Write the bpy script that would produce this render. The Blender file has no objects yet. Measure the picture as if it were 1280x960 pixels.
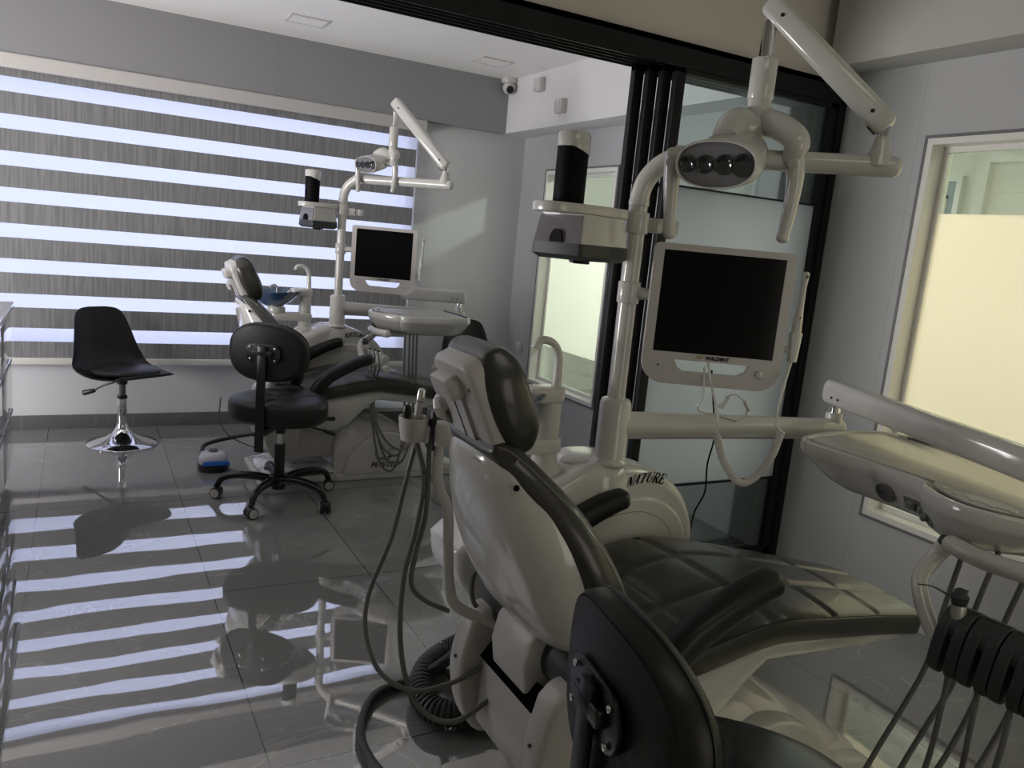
import bpy, bmesh, math, random
from mathutils import Vector, Matrix
PI = math.pi
random.seed(4)
SC = bpy.context.scene
COL = SC.collection
V = Vector

# ------------------------------------------------------------------ camera
cam_d = bpy.data.cameras.new('camera'); cam = bpy.data.objects.new('camera', cam_d); COL.objects.link(cam)
R_ = (0.87994792, -0.46631829, 0.09076841); D_ = (-0.0047737, -0.1997327, -0.97983879); F_ = (0.47504617, 0.86177381, -0.17798043)
mat = Matrix(((R_[0], -D_[0], -F_[0], 0), (R_[1], -D_[1], -F_[1], 0), (R_[2], -D_[2], -F_[2], 1.38), (0, 0, 0, 1)))
cam.matrix_world = mat
cam_d.sensor_width = 36; cam_d.lens = 36*995.5/1280; cam_d.clip_start = 0.02
SC.camera = cam
SC.view_settings.view_transform = 'Standard'; SC.view_settings.look = 'None'
SC.view_settings.gamma = 1; SC.view_settings.use_curve_mapping = False
SC.view_settings.exposure = 1.05

# ------------------------------------------------------------------ world and lights
w = bpy.data.worlds.new('sky'); SC.world = w; w.use_nodes = True
w.node_tree.nodes['Background'].inputs[0].default_value = (0.62, 0.74, 1.0, 1)
w.node_tree.nodes['Background'].inputs[1].default_value = 0.35
def area(name, loc, target, sx, sy, power, color, spread=PI):
    l = bpy.data.lights.new(name, 'AREA'); l.shape = 'RECTANGLE'; l.size = sx; l.size_y = sy
    l.energy = power; l.color = color; l.spread = spread
    o = bpy.data.objects.new(name, l); COL.objects.link(o)
    o.location = loc; o.rotation_euler = (V(target)-V(loc)).to_track_quat('-Z', 'Y').to_euler()
    return o
area('daylight_outside_window', (0.2, 5.85, 1.30), (0.2, 0, 1.30), 3.9, 2.1, 18, (0.93, 0.90, 1.0))
area('corridor_ceiling_lamp', (4.35, 2.9, 2.46), (2.9, 4.7, 1.8), 0.14, 0.14, 34, (1.0, 0.97, 0.86))
area('side_room_ceiling_lamp', (4.3, 0.4, 2.45), (4.3, 0.4, 0), 1.0, 3.0, 26, (1.0, 0.93, 0.74))
area('side_room_far_lamp', (4.4, 4.9, 2.45), (4.4, 4.9, 0), 1.0, 1.2, 6.5, (0.93, 0.96, 1.0))
area('fill_behind_camera', (1.6, -2.4, 1.2), (1.3, 2.6, 1.9), 1.2, 2.0, 6, (1.0, 0.93, 0.83))  # added fill for the near room, unseen behind the camera
area('near_room_top_fill', (0.9, 0.3, 2.60), (0.9, 0.3, 0), 0.9, 0.6, 1.5, (1.0, 0.95, 0.85))  # added overhead fill for the near room, out of view
area('left_fill_light', (-2.15, 3.6, 1.1), (2.6, 3.4, 2.35), 1.5, 1.2, 72, (1.0, 0.97, 0.97))  # added fill from the left, brightens the far ceiling and right beam

# ------------------------------------------------------------------ materials
def nt(name):
    m = bpy.data.materials.new(name); m.use_nodes = True
    return m, m.node_tree, m.node_tree.nodes['Principled BSDF']
def pm(name, col, rough=.5, metal=0, coat=0, ior=1.5, bump=0, bscale=200, spec=.5):
    m, t, p = nt(name)
    p.inputs['Base Color'].default_value = (*col, 1); p.inputs['Roughness'].default_value = rough
    p.inputs['Metallic'].default_value = metal; p.inputs['Coat Weight'].default_value = coat
    p.inputs['Coat Roughness'].default_value = .05; p.inputs['IOR'].default_value = ior
    p.inputs['Specular IOR Level'].default_value = spec
    n = t.nodes.new('ShaderNodeTexNoise'); n.inputs['Scale'].default_value = bscale; n.inputs['Detail'].default_value = 3
    tc = t.nodes.new('ShaderNodeTexCoord'); t.links.new(tc.outputs['Object'], n.inputs['Vector'])
    if bump:
        b = t.nodes.new('ShaderNodeBump'); b.inputs['Strength'].default_value = bump; b.inputs['Distance'].default_value = .002
        t.links.new(n.outputs['Fac'], b.inputs['Height']); t.links.new(b.outputs['Normal'], p.inputs['Normal'])
    else:
        mx = t.nodes.new('ShaderNodeMapRange'); mx.inputs['To Min'].default_value = max(rough*.92, 0.01); mx.inputs['To Max'].default_value = min(rough*1.08, 1)
        n.inputs['Scale'].default_value = 12
        t.links.new(n.outputs['Fac'], mx.inputs['Value']); t.links.new(mx.outputs['Result'], p.inputs['Roughness'])
    return m
def math_n(t, op, a, b=None):
    n = t.nodes.new('ShaderNodeMath'); n.operation = op
    for i, v in enumerate((a, b)):
        if v is None: continue
        if isinstance(v, (int, float)): n.inputs[i].default_value = v
        else: t.links.new(v, n.inputs[i])
    return n.outputs[0]
def lines_mat(name, col, rough, lines=(), period=(), width=.0015, line_col=(.25, .25, .25), veins=None, ior=1.5, spec=.5, wav=0):
    """panelled surface: joints at fixed coordinates ((axis, value)) or at a period ((axis, start, step))"""
    m, t, p = nt(name)
    tc = t.nodes.new('ShaderNodeTexCoord'); sp = t.nodes.new('ShaderNodeSeparateXYZ'); t.links.new(tc.outputs['Object'], sp.inputs[0])
    mask = None
    for ax, val in lines:
        d = math_n(t, 'ABSOLUTE', math_n(t, 'SUBTRACT', sp.outputs[ax], val)); k = math_n(t, 'LESS_THAN', d, width)
        mask = k if mask is None else math_n(t, 'MAXIMUM', mask, k)
    for ax, st, step in period:
        q = math_n(t, 'DIVIDE', math_n(t, 'SUBTRACT', sp.outputs[ax], st), step)
        d = math_n(t, 'ABSOLUTE', math_n(t, 'SUBTRACT', q, math_n(t, 'ROUND', q)))
        k = math_n(t, 'LESS_THAN', d, width/step)
        mask = k if mask is None else math_n(t, 'MAXIMUM', mask, k)
    base = t.nodes.new('ShaderNodeRGB'); base.outputs[0].default_value = (*col, 1); cur = base.outputs[0]
    no = t.nodes.new('ShaderNodeTexNoise'); no.inputs['Scale'].default_value = 1.6; no.inputs['Detail'].default_value = 6; no.inputs['Roughness'].default_value = .6
    t.links.new(tc.outputs['Object'], no.inputs['Vector'])
    def mixc(fac, a, b):
        n = t.nodes.new('ShaderNodeMix'); n.data_type = 'RGBA'
        if isinstance(fac, float): n.inputs[0].default_value = fac
        else: t.links.new(fac, n.inputs[0])
        t.links.new(a, n.inputs[6])
        if isinstance(b, tuple): n.inputs[7].default_value = (*b, 1)
        else: t.links.new(b, n.inputs[7])
        return n.outputs[2]
    if veins:
        cur = mixc(math_n(t, 'MULTIPLY', no.outputs['Fac'], .8), cur, veins[0])
        wv = t.nodes.new('ShaderNodeTexNoise'); wv.inputs['Scale'].default_value = 1.1; wv.inputs['Detail'].default_value = 4; wv.inputs['Distortion'].default_value = 1.2
        mp = t.nodes.new('ShaderNodeMapping'); mp.inputs['Rotation'].default_value = (0, 0, .7); mp.inputs['Scale'].default_value = (1, 2.2, 1)
        t.links.new(tc.outputs['Object'], mp.inputs[0]); t.links.new(mp.outputs[0], wv.inputs['Vector'])
        d = math_n(t, 'ABSOLUTE', math_n(t, 'SUBTRACT', wv.outputs['Fac'], .5))
        k = math_n(t, 'MULTIPLY', math_n(t, 'LESS_THAN', d, .003), .32)
        cur = mixc(k, cur, veins[1])
    if mask is not None: cur = mixc(mask, cur, line_col)
    t.links.new(cur, p.inputs['Base Color']); p.inputs['Roughness'].default_value = rough
    p.inputs['IOR'].default_value = ior; p.inputs['Specular IOR Level'].default_value = spec
    if wav:
        n2 = t.nodes.new('ShaderNodeTexNoise'); n2.inputs['Scale'].default_value = 2.6; n2.inputs['Detail'].default_value = 1.5
        t.links.new(tc.outputs['Object'], n2.inputs['Vector'])
        b = t.nodes.new('ShaderNodeBump'); b.inputs['Strength'].default_value = 1; b.inputs['Distance'].default_value = wav
        t.links.new(n2.outputs['Fac'], b.inputs['Height']); t.links.new(b.outputs['Normal'], p.inputs['Normal'])
    return m
def glass_mat(name, transp, transl, tint, gl_rough=.03, gloss=.10):
    m = bpy.data.materials.new(name); m.use_nodes = True; t = m.node_tree; t.nodes.clear()
    o = t.nodes.new('ShaderNodeOutputMaterial')
    a = t.nodes.new('ShaderNodeBsdfTransparent'); a.inputs[0].default_value = (*tint, 1)
    b = t.nodes.new('ShaderNodeBsdfTranslucent'); b.inputs[0].default_value = (*tint, 1)
    g = t.nodes.new('ShaderNodeBsdfGlossy'); g.inputs[0].default_value = (.9, .9, .9, 1); g.inputs['Roughness'].default_value = gl_rough
    m1 = t.nodes.new('ShaderNodeMixShader'); m1.inputs[0].default_value = transl/(transp+transl)
    t.links.new(a.outputs[0], m1.inputs[1]); t.links.new(b.outputs[0], m1.inputs[2])
    fr = t.nodes.new('ShaderNodeFresnel'); fr.inputs[0].default_value = 1.45
    m2 = t.nodes.new('ShaderNodeMixShader'); t.links.new(math_n(t, 'MULTIPLY', fr.outputs[0], gloss*10), m2.inputs[0])
    t.links.new(m1.outputs[0], m2.inputs[1]); t.links.new(g.outputs[0], m2.inputs[2]); t.links.new(m2.outputs[0], o.inputs[0])
    return m
WALLC = (.54, .545, .56)
M = {}
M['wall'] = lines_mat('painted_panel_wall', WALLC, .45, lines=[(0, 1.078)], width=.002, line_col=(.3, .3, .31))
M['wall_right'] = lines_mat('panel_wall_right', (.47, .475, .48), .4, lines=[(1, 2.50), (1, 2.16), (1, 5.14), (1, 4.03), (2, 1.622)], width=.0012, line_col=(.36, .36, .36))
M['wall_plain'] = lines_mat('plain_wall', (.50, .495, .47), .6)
M['side_wall'] = lines_mat('side_room_wall', (.80, .78, .70), .5, lines=[(2, 2.0)], width=.0015, line_col=(.6, .6, .55))
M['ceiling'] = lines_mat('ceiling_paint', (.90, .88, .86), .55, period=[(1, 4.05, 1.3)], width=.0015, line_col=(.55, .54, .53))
M['floor'] = lines_mat('polished_stone_tile', (.19, .193, .193), .015, period=[(0, -.18, .6), (1, 1.84, 1.055)], width=.0018,
                       line_col=(.02, .02, .02), veins=((.25, .255, .25), (.42, .42, .41)), ior=3.5, wav=.0010)
M['skirting'] = lines_mat('skirting_tile', (.10, .10, .10), .2, period=[(0, .28, .6)], width=.0015, line_col=(.2, .2, .2), veins=((.13, .13, .13), (.2, .2, .2)))
M['blackframe'] = pm('black_anodised_frame', (.008, .008, .010), .5, spec=.3)
M['track'] = pm('track_grey', (.05, .05, .055), .3)
M['whiteframe'] = pm('white_window_frame', (.78, .77, .72), .4)
M['clear'] = glass_mat('clear_glass', 1, 0, (.86, .93, .90), gloss=.06)
M['wall_beam_shaded'] = lines_mat('beam_panel_shaded', (.25, .25, .26), .45, lines=[(0, 1.078)], width=.002, line_col=(.22, .22, .23))  # wall panel darkened in its colour, stands in for less light on the beam
M['wall_beam_lit'] = lines_mat('beam_panel_lit', (.68, .67, .68), .5)  # wall lightened in its colour, stands in for light falling on this beam
M['clearneutral'] = glass_mat('window_glass', 1, 0, (.95, .95, .97), gloss=.05)
M['frost'] = glass_mat('frosted_glass', .04, .96, (.93, .98, .93), gl_rough=.3, gloss=.03)
M['frostw'] = glass_mat('frosted_warm_glass', .16, .84, (.93, .92, .84), gl_rough=.3, gloss=.03)
M['plastic'] = pm('glossy_white_plastic', (.58, .57, .54), .16, coat=.3)
M['plastic_matt'] = pm('satin_white_plastic', (.52, .50, .485), .34)
M['enamel'] = pm('white_enamel_pipe', (.58, .57, .535), .22, coat=.3)
M['greyplastic'] = pm('grey_plastic', (.16, .16, .16), .35)
M['darkplastic'] = pm('charcoal_plastic', (.030, .035, .037), .45)
M['black'] = pm('black_plastic', (.008, .008, .009), .3)
M['leather'] = pm('black_leather', (.010, .0105, .011), .42, bump=.10, bscale=350, spec=.35)
M['leather_pad'] = pm('chair_charcoal_upholstery', (.034, .034, .029), .34, coat=.22, bump=.10, bscale=300)
M['blackmetal'] = pm('black_painted_steel', (.006, .006, .007), .28, spec=.4)
M['chrome'] = pm('chrome', (.8, .8, .82), .08, 1)
M['steel'] = pm('brushed_steel_tray', (.55, .54, .50), .42, .7)
M['hose'] = pm('grey_hose_rubber', (.13, .13, .125), .45)
M['hosedark'] = pm('black_hose_rubber', (.02, .02, .02), .45)
M['bellows'] = pm('corrugated_dark_hose', (.035, .035, .033), .5)
M['screen'] = pm('dark_screen', (.003, .003, .004), .10, spec=.25)
M['screen_near'] = M['screen']
M['ink'] = pm('black_ink', (.004, .004, .005), .6, spec=.08)
M['void'] = pm('dark_opening', (.002, .002, .002), .8, spec=.02)
M['wall_over_door_lit'] = lines_mat('lit_wall_over_door', (.74, .70, .63), .6)  # plain wall with brighter light put into its colour
M['inkred'] = pm('dark_red_ink', (.06, .012, .02), .5)
M['lens'] = pm('lamp_lens_dark', (.02, .02, .022), .05, coat=1)
M['lampface'] = pm('lamp_face_grey', (.17, .17, .18), .25)
M['blueglass'] = pm('blue_glass_bowl', (.03, .075, .17), .06, coat=1)
M['bluepl'] = pm('blue_rubber', (.03, .16, .62), .4)
M['paleblue'] = pm('light_grey_pedal_plastic', (.45, .47, .52), .35)
M['worktop'] = pm('white_gloss_worktop', (.62, .62, .62), .15)
M['cabwhite'] = pm('white_gloss_cabinet', (.42, .43, .45), .08, coat=.5)
M['paper'] = pm('white_box_plastic', (.8, .8, .84), .5)
M['film'] = pm('pale_protective_film', (.86, .87, .93), .10, coat=.9, ior=1.7)
M['label'] = pm('control_panel_film', (.30, .30, .28), .3)
M['labelpale'] = pm('control_panel_oval', (.42, .42, .38), .3)
M['gold'] = pm('gold_ink', (.35, .27, .05), .4)
M['smoke'] = pm('smoked_grey_plastic', (.17, .16, .17), .2, coat=.3)

# ------------------------------------------------------------------ geometry helpers
OFF = V((0, 0, 0)); ROOT = {}
def new(): return bmesh.new()
def thing(name, label, cat, loc=(0, 0, 0), rotz=0, group=None):
    o = bpy.data.objects.new(name, None); COL.objects.link(o)
    wl = V(loc)+OFF; o.location = wl; o.rotation_euler = (0, 0, rotz)
    o['label'] = label; o['category'] = cat; o.empty_display_size = .05
    if group: o['group'] = group
    ROOT[o.name] = V(loc)
    return o
def tag(o, label, cat, group=None):
    o['label'] = label; o['category'] = cat
    if group: o['group'] = group
    return o
def obj(name, bm, m, parent=None, ang=38, origin=None, label=None, mods=None):
    me = bpy.data.meshes.new(name)
    bmesh.ops.recalc_face_normals(bm, faces=bm.faces[:])
    if parent is not None:
        r = ROOT[parent.name]; me_shift = -r
    else:
        if origin is None: me_shift = V((0, 0, 0))
        else: me_shift = -V(origin)
    bmesh.ops.translate(bm, vec=me_shift, verts=bm.verts[:])
    bm.to_mesh(me); bm.free()
    me.materials.append(M[m] if isinstance(m, str) else m)
    for p in me.polygons: p.use_smooth = True
    me.set_sharp_from_angle(angle=math.radians(ang))
    o = bpy.data.objects.new(name, me); COL.objects.link(o)
    if parent is not None:
        o.parent = parent; ROOT[o.name] = ROOT[parent.name]
    else:
        o.location = (V(origin) if origin is not None else V((0, 0, 0)))+OFF
        ROOT[o.name] = V(origin) if origin is not None else V((0, 0, 0))
    if label: o['label'] = label
    return o
def struct(name, bm, m, parent=None, ang=30):
    o = obj(name, bm, m, parent, ang)
    if parent is None: o['kind'] = 'structure'
    return o
def box(bm, x0, x1, y0, y1, z0, z1, bev=0, seg=2, rot=None, piv=None):
    vs = [bm.verts.new((x, y, z)) for x in (x0, x1) for y in (y0, y1) for z in (z0, z1)]
    f = []
    for q in ((0, 1, 3, 2), (4, 6, 7, 5), (0, 4, 5, 1), (2, 3, 7, 6), (0, 2, 6, 4), (1, 5, 7, 3)):
        f.append(bm.faces.new([vs[i] for i in q]))
    if bev:
        es = list({e for q in f for e in q.edges})
        r = bmesh.ops.bevel(bm, geom=es, offset=bev, segments=seg, affect='EDGES', profile=.5)
        allv = set(r['verts'])
        for q in r['faces']:
            for vv in q.verts: allv.add(vv)
        vs = [v for v in allv if v.is_valid]
        # collect the whole island
        st = list(vs); seen = set(vs)
        while st:
            v = st.pop()
            for e in v.link_edges:
                o = e.other_vert(v)
                if o not in seen: seen.add(o); st.append(o)
        vs = list(seen)
    if rot is not None:
        p = V(piv) if piv is not None else V(((x0+x1)/2, (y0+y1)/2, (z0+z1)/2))
        bmesh.ops.transform(bm, matrix=Matrix.Translation(p) @ rot.to_4x4() @ Matrix.Translation(-p), verts=vs)
    return bm
def loft(bm, rings, closed_ends=True, loop=False):
    rows = [[bm.verts.new(p) for p in r] for r in rings]
    n = len(rows[0])
    pairs = list(zip(rows[:-1], rows[1:])) + ([(rows[-1], rows[0])] if loop else [])
    for a, b in pairs:
        for i in range(n):
            j = (i+1) % n
            try: bm.faces.new((a[i], a[j], b[j], b[i]))
            except ValueError: pass
    if closed_ends and not loop:
        bm.faces.new(rows[0][::-1]); bm.faces.new(rows[-1])
    return bm
def spline(pts, n=8):
    pts = [V(p) for p in pts]
    if len(pts) < 3 or n <= 1: return pts
    P = [pts[0]*2-pts[1]]+pts+[pts[-1]*2-pts[-2]]
    out = []
    for i in range(1, len(P)-2):
        p0, p1, p2, p3 = P[i-1:i+3]
        for k in range(n):
            t = k/n
            out.append(.5*((2*p1)+(p2-p0)*t+(2*p0-5*p1+4*p2-p3)*t*t+(3*p1-p0-3*p2+p3)*t**3))
    out.append(pts[-1]); return out
def lerp_list(vals, m):
    n = len(vals); out = []
    for i in range(m):
        x = i/(m-1)*(n-1); k = min(int(x), n-2); f = x-k
        out.append(vals[k]*(1-f)+vals[k+1]*f)
    return out
def tube(bm, pts, r, n=14, sub=8, cap_round=False, flat=1.0, up=None):
    P = spline(pts, sub); m = len(P)
    rr = lerp_list(list(r), m) if isinstance(r, (list, tuple)) else [r]*m
    T = [(P[min(i+1, m-1)]-P[max(i-1, 0)]).normalized() for i in range(m)]
    u = V(up) if up is not None else (V((0, 0, 1)) if abs(T[0].z) < .9 else V((1, 0, 0)))
    N = (u-T[0]*u.dot(T[0])).normalized(); rings = []
    for i in range(m):
        N = (N-T[i]*N.dot(T[i])).normalized(); B = T[i].cross(N)
        rings.append([P[i]+N*(rr[i]*math.cos(a)*flat)+B*(rr[i]*math.sin(a)) for a in [2*PI*k/n for k in range(n)]])
    if cap_round:
        for end in (0, 1):
            i = 0 if end == 0 else m-1; d = -T[0] if end == 0 else T[-1]
            base = rings[0] if end == 0 else rings[-1]; c = P[i]; ex = []
            for k in range(1, 5):
                a = k/5*PI/2; ex.append([c+(q-c)*math.cos(a)+d*(rr[i]*math.sin(a)*.8) for q in base])
            if end == 0: rings = ex[::-1]+rings
            else: rings = rings+ex
    return loft(bm, rings)
def cyl(bm, a, b, r, n=24, r2=None, bev=0):
    a, b = V(a), V(b); d = (b-a).normalized()
    r2 = r if r2 is None else r2
    u = V((0, 0, 1)) if abs(d.z) < .9 else V((1, 0, 0)); N = (u-d*u.dot(d)).normalized(); B = d.cross(N)
    L = (b-a).length
    prof = [(0, r), (L, r2)] if not bev else [(0, r-bev), (bev*.3, r-bev*.3), (bev, r), (L-bev, r2), (L-bev*.3, r2-bev*.3), (L, r2-bev)]
    rings = [[a+d*t+(N*math.cos(2*PI*k/n)+B*math.sin(2*PI*k/n))*q for k in range(n)] for t, q in prof]
    return loft(bm, rings)
def lathe(bm, c, prof, n=32, d=(0, 0, 1)):
    c = V(c); d = V(d).normalized(); u = V((0, 0, 1)) if abs(d.z) < .9 else V((1, 0, 0))
    N = (u-d*u.dot(d)).normalized(); B = d.cross(N)
    return loft(bm, [[c+d*t+(N*math.cos(2*PI*k/n)+B*math.sin(2*PI*k/n))*max(q, .0004) for k in range(n)] for q, t in prof])
def prism(bm, outline, o, U, W, th, bev=0, seg=3, holes=None):
    """outline in (u,w), extruded th along U x W"""
    o, U, W = V(o), V(U).normalized(), V(W).normalized(); Nn = U.cross(W)
    if not bev:
        rings = [[o+U*a+W*b+Nn*t for a, b in outline] for t in (0, th)]
    else:
        n = len(outline); cx = sum(a for a, b in outline)/n; cy = sum(b for a, b in outline)/n
        def inset(k):
            out = []
            for i in range(n):
                a = V(outline[i-1]); b = V(outline[i]); c = V(outline[(i+1) % n])
                e1 = (b-a).normalized(); e2 = (c-b).normalized()
                n1 = V((-e1.y, e1.x)); n2 = V((-e2.y, e2.x)); q = (n1+n2)
                q = q/max(q.length_squared/2, .3)
                out.append(b+q*k)
            return out
        area2 = sum(outline[i-1][0]*outline[i][1]-outline[i][0]*outline[i-1][1] for i in range(n))
        sg = 1 if area2 > 0 else -1
        rings = []
        for k in range(seg+1):
            a = k/seg*PI/2
            rings.append([o+U*p[0]+W*p[1]+Nn*(bev*(1-math.cos(a))) for p in inset(sg*bev*(1-math.sin(a)))])
        for k in range(seg, -1, -1):
            a = k/seg*PI/2
            rings.append([o+U*p[0]+W*p[1]+Nn*(th-bev*(1-math.cos(a))) for p in inset(sg*bev*(1-math.sin(a)))])
    return loft(bm, rings)
def rrect(x0, x1, y0, y1, r, seg=5):
    rs = r if isinstance(r, (list, tuple)) else [r]*4      # corners: (x1,y1) (x0,y1) (x0,y0) (x1,y0)
    out = []
    for (cx, cy, sx, sy, a0, q) in ((x1, y1, -1, -1, 0, rs[0]), (x0, y1, 1, -1, PI/2, rs[1]), (x0, y0, 1, 1, PI, rs[2]), (x1, y0, -1, 1, 1.5*PI, rs[3])):
        for k in range(seg+1):
            a = a0+k/seg*PI/2; out.append((cx+sx*q+q*math.cos(a), cy+sy*q+q*math.sin(a)))
    return out
def sup(a, n): return (abs(a)**(2/n))*(1 if a >= 0 else -1)
def pad(bm, path, hw, th, yc, n=3.2, N=56, S=70, seams_s=(), seams_t=(), depth=.006, gw=.010, crown=0.0, endr=.035, flatback=False):
    """cushion following a side profile path [(x,z)], wide along Y; hw = half widths along it; th = thickness list"""
    P = spline([(x, 0, z) for x, z in path], 10)
    L = [0]
    for a, b in zip(P[:-1], P[1:]): L.append(L[-1]+(b-a).length)
    tot = L[-1]
    hws = list(hw); ths = th if isinstance(th, (list, tuple)) else [th, th]
    def at(s):
        s = min(max(s, 0), tot); k = 0
        while k < len(L)-2 and L[k+1] < s: k += 1
        f = (s-L[k])/max(L[k+1]-L[k], 1e-9); return P[k].lerp(P[k+1], f), (P[min(k+2, len(P)-1)]-P[max(k-1, 0)]).normalized()
    def val(lst, s):
        x = s/tot*(len(lst)-1); k = min(int(x), len(lst)-2); f = x-k; p0 = lst[max(k-1, 0)]; p1 = lst[k]; p2 = lst[k+1]; p3 = lst[min(k+2, len(lst)-1)]
        return .5*(2*p1+(p2-p0)*f+(2*p0-5*p1+4*p2-p3)*f*f+(3*p1-p0-3*p2+p3)*f**3)
    ss = []
    for i in range(S+1):
        u = i/S; ss.append(tot*(.5-.5*math.cos(PI*u))*.5+tot*u*.5)
    rings = []
    for s in ss:
        c, T = at(s); Nn = V((-T.z, 0, T.x)); Y = V((0, 1, 0))
        e = min(s, tot-s); k = 1 if e > endr else math.sqrt(max(1-(1-e/endr)**2, 0))
        kk = .25+.75*k; h = val(hws, s)*(1 - .10*(1-k)); t = val(ths, s)/2
        ring = []
        M2 = N//2; ae = n+1.2; us = [(-1+2*(q+.5)/M2) for q in range(M2)]; us = [.35*u+.65*math.sin(u*PI/2) for u in us]
        for q in range(2*M2):
            u = us[q] if q < M2 else -us[q-M2]; ly = h*u*.9985; ln = t*max(1-abs(u)**ae, 0)**(1/n)*kk*(1 if q < M2 else -1)
            if abs(u) > .985: ln *= 1
            if ln > 0:
                ln += crown*(1-(ly/h)**2)*k
                g = 0
                for x in seams_s: g = max(g, math.exp(-((s-x*tot)/gw)**2))
                for x in seams_t: g = max(g, math.exp(-((ly-x*h)/gw)**2))
                ln -= depth*g*k*(1 if abs(ly) < h*.97 else 0)
            elif flatback: ln *= .6
            ring.append(c+Nn*ln+Y*(ly+yc))
        rings.append(ring)
    pad.edges = [[rings[i][j] for i in range(2, len(rings)-2)] for j in (1, M2-2)]
    return loft(bm, rings)
def text_bm(body, size, ext=.0006, shear=0, bold=0, M4=None):
    c = bpy.data.curves.new('t', 'FONT'); c.body = body; c.size = size; c.extrude = ext; c.shear = shear; c.offset = bold
    c.align_x = 'CENTER'; c.align_y = 'CENTER'
    o = bpy.data.objects.new('t', c); COL.objects.link(o)
    dg = bpy.context.evaluated_depsgraph_get(); me = bpy.data.meshes.new_from_object(o.evaluated_get(dg))
    bm = new(); bm.from_mesh(me); bpy.data.objects.remove(o); bpy.data.meshes.remove(me)
    if M4 is not None: bmesh.ops.transform(bm, matrix=M4, verts=bm.verts[:])
    return bm
def frame_m(o, U, W):
    U = V(U).normalized(); W = V(W); W = (W-U*W.dot(U)).normalized(); N = U.cross(W)
    return Matrix(((U.x, W.x, N.x, o[0]), (U.y, W.y, N.y, o[1]), (U.z, W.z, N.z, o[2]), (0, 0, 0, 1)))
def bars(bm, strokes, place, th=.0012):
    """strokes: quads given by (x0,y0,x1,y1,width) laid with place(x,y,h)"""
    for x0, y0, x1, y1, wd in strokes:
        d = V((x1-x0, y1-y0)); L = max(d.length, 1e-6); nx, ny = -d.y/L*wd/2, d.x/L*wd/2; n = max(1, int(L/.25))
        for k in range(n):
            a, b = k/n, (k+1)/n
            q = [(x0+d.x*a+nx, y0+d.y*a+ny), (x0+d.x*b+nx, y0+d.y*b+ny), (x0+d.x*b-nx, y0+d.y*b-ny), (x0+d.x*a-nx, y0+d.y*a-ny)]
            lo = [bm.verts.new(place(u, v_, 0)) for u, v_ in q]; hi = [bm.verts.new(place(u, v_, th)) for u, v_ in q]
            bm.faces.new(lo[::-1]); bm.faces.new(hi)
            for i in range(4): bm.faces.new((lo[i], lo[(i+1) % 4], hi[(i+1) % 4], hi[i]))
LET = {'N': [(.08, 0, .08, 1, .09), (.08, 1, .72, 0, .2), (.72, 0, .72, 1, .09), (-.06, .02, .22, .02, .06), (-.1, .97, .2, .97, .06), (.58, .97, .88, .97, .06)],
       'A': [(.02, 0, .42, 1, .08), (.42, 1, .72, 0, .2), (.18, .33, .6, .33, .07), (-.1, .02, .18, .02, .06), (.56, .02, .88, .02, .06)],
       'T': [(.38, 0, .38, 1, .2), (-.02, .96, .78, .96, .08), (-.02, .78, -.02, .98, .07), (.78, .78, .78, .98, .07), (.2, .02, .56, .02, .06)],
       'U': [(.1, .28, .1, 1, .2), (.1, .28, .2, .06, .16), (.2, .06, .5, .04, .1), (.5, .04, .68, .25, .08), (.68, .25, .68, 1, .08), (-.06, .97, .26, .97, .06), (.54, .97, .84, .97, .06)],
       'R': [(.12, 0, .12, 1, .2), (.12, .96, .5, .96, .07), (.5, .96, .64, .82, .12), (.64, .82, .64, .66, .17), (.64, .66, .5, .5, .12), (.5, .5, .12, .5, .07), (.36, .5, .74, .02, .2), (-.06, .02, .3, .02, .06), (.66, .02, .88, .02, .06)],
       'E': [(.12, 0, .12, 1, .2), (.0, .96, .68, .96, .08), (.0, .04, .7, .04, .08), (.12, .5, .5, .5, .07), (.68, .76, .68, .96, .07), (.7, .04, .72, .26, .07), (.5, .38, .5, .62, .06)]}
def nature(bm, place):
    x = 0
    for i, ch in enumerate('NATURE'):
        st = [(x+a, b, x+c, d, e) for a, b, c, d, e in LET[ch]]; bars(bm, st, place); x += 1.0

# ================================================================== STRUCTURE
bm = new(); box(bm, -2.2, 2.91, -2.6, 5.42, -.06, 0); struct('floor', bm, 'floor')
bm = new(); box(bm, 3.03, 6.0, -2.0, 7.0, -.06, 0); struct('floor_side_room', bm, lines_mat('side_room_floor', (.42, .42, .38), .15, period=[(0, 0, .6), (1, 0, .6)], line_col=(.3, .3, .3)))
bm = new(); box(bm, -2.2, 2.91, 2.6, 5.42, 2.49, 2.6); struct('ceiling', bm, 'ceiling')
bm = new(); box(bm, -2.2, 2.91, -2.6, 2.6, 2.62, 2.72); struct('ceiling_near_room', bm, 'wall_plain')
bm = new(); box(bm, 2.91, 6.1, -2.1, 7.1, 2.5, 2.6); struct('ceiling_side_room', bm, 'side_wall')
# back wall with the window opening (x -1.9..2.06, z .60..2.12)
bm = new()
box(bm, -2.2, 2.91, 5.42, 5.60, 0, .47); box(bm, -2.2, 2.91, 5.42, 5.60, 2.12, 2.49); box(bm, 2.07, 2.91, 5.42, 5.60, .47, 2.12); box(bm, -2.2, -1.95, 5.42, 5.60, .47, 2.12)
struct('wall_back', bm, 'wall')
bm = new(); box(bm, -2.2, 2.70, 5.34, 5.42, 2.125, 2.49); struct('trim_1', bm, 'wall_beam_shaded')
bm = new(); box(bm, 2.70, 2.91, 2.70, 5.42, 2.125, 2.49); struct('trim_2', bm, 'wall_beam_lit')
bm = new(); box(bm, -2.2, 2.91, 5.408, 5.42, 0, .085, bev=.002); struct('baseboard_back', bm, 'skirting')
bm = new(); box(bm, -2.32, -2.2, -2.6, 5.6, 0, 2.72); struct('wall_left', bm, 'wall_plain')
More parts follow.
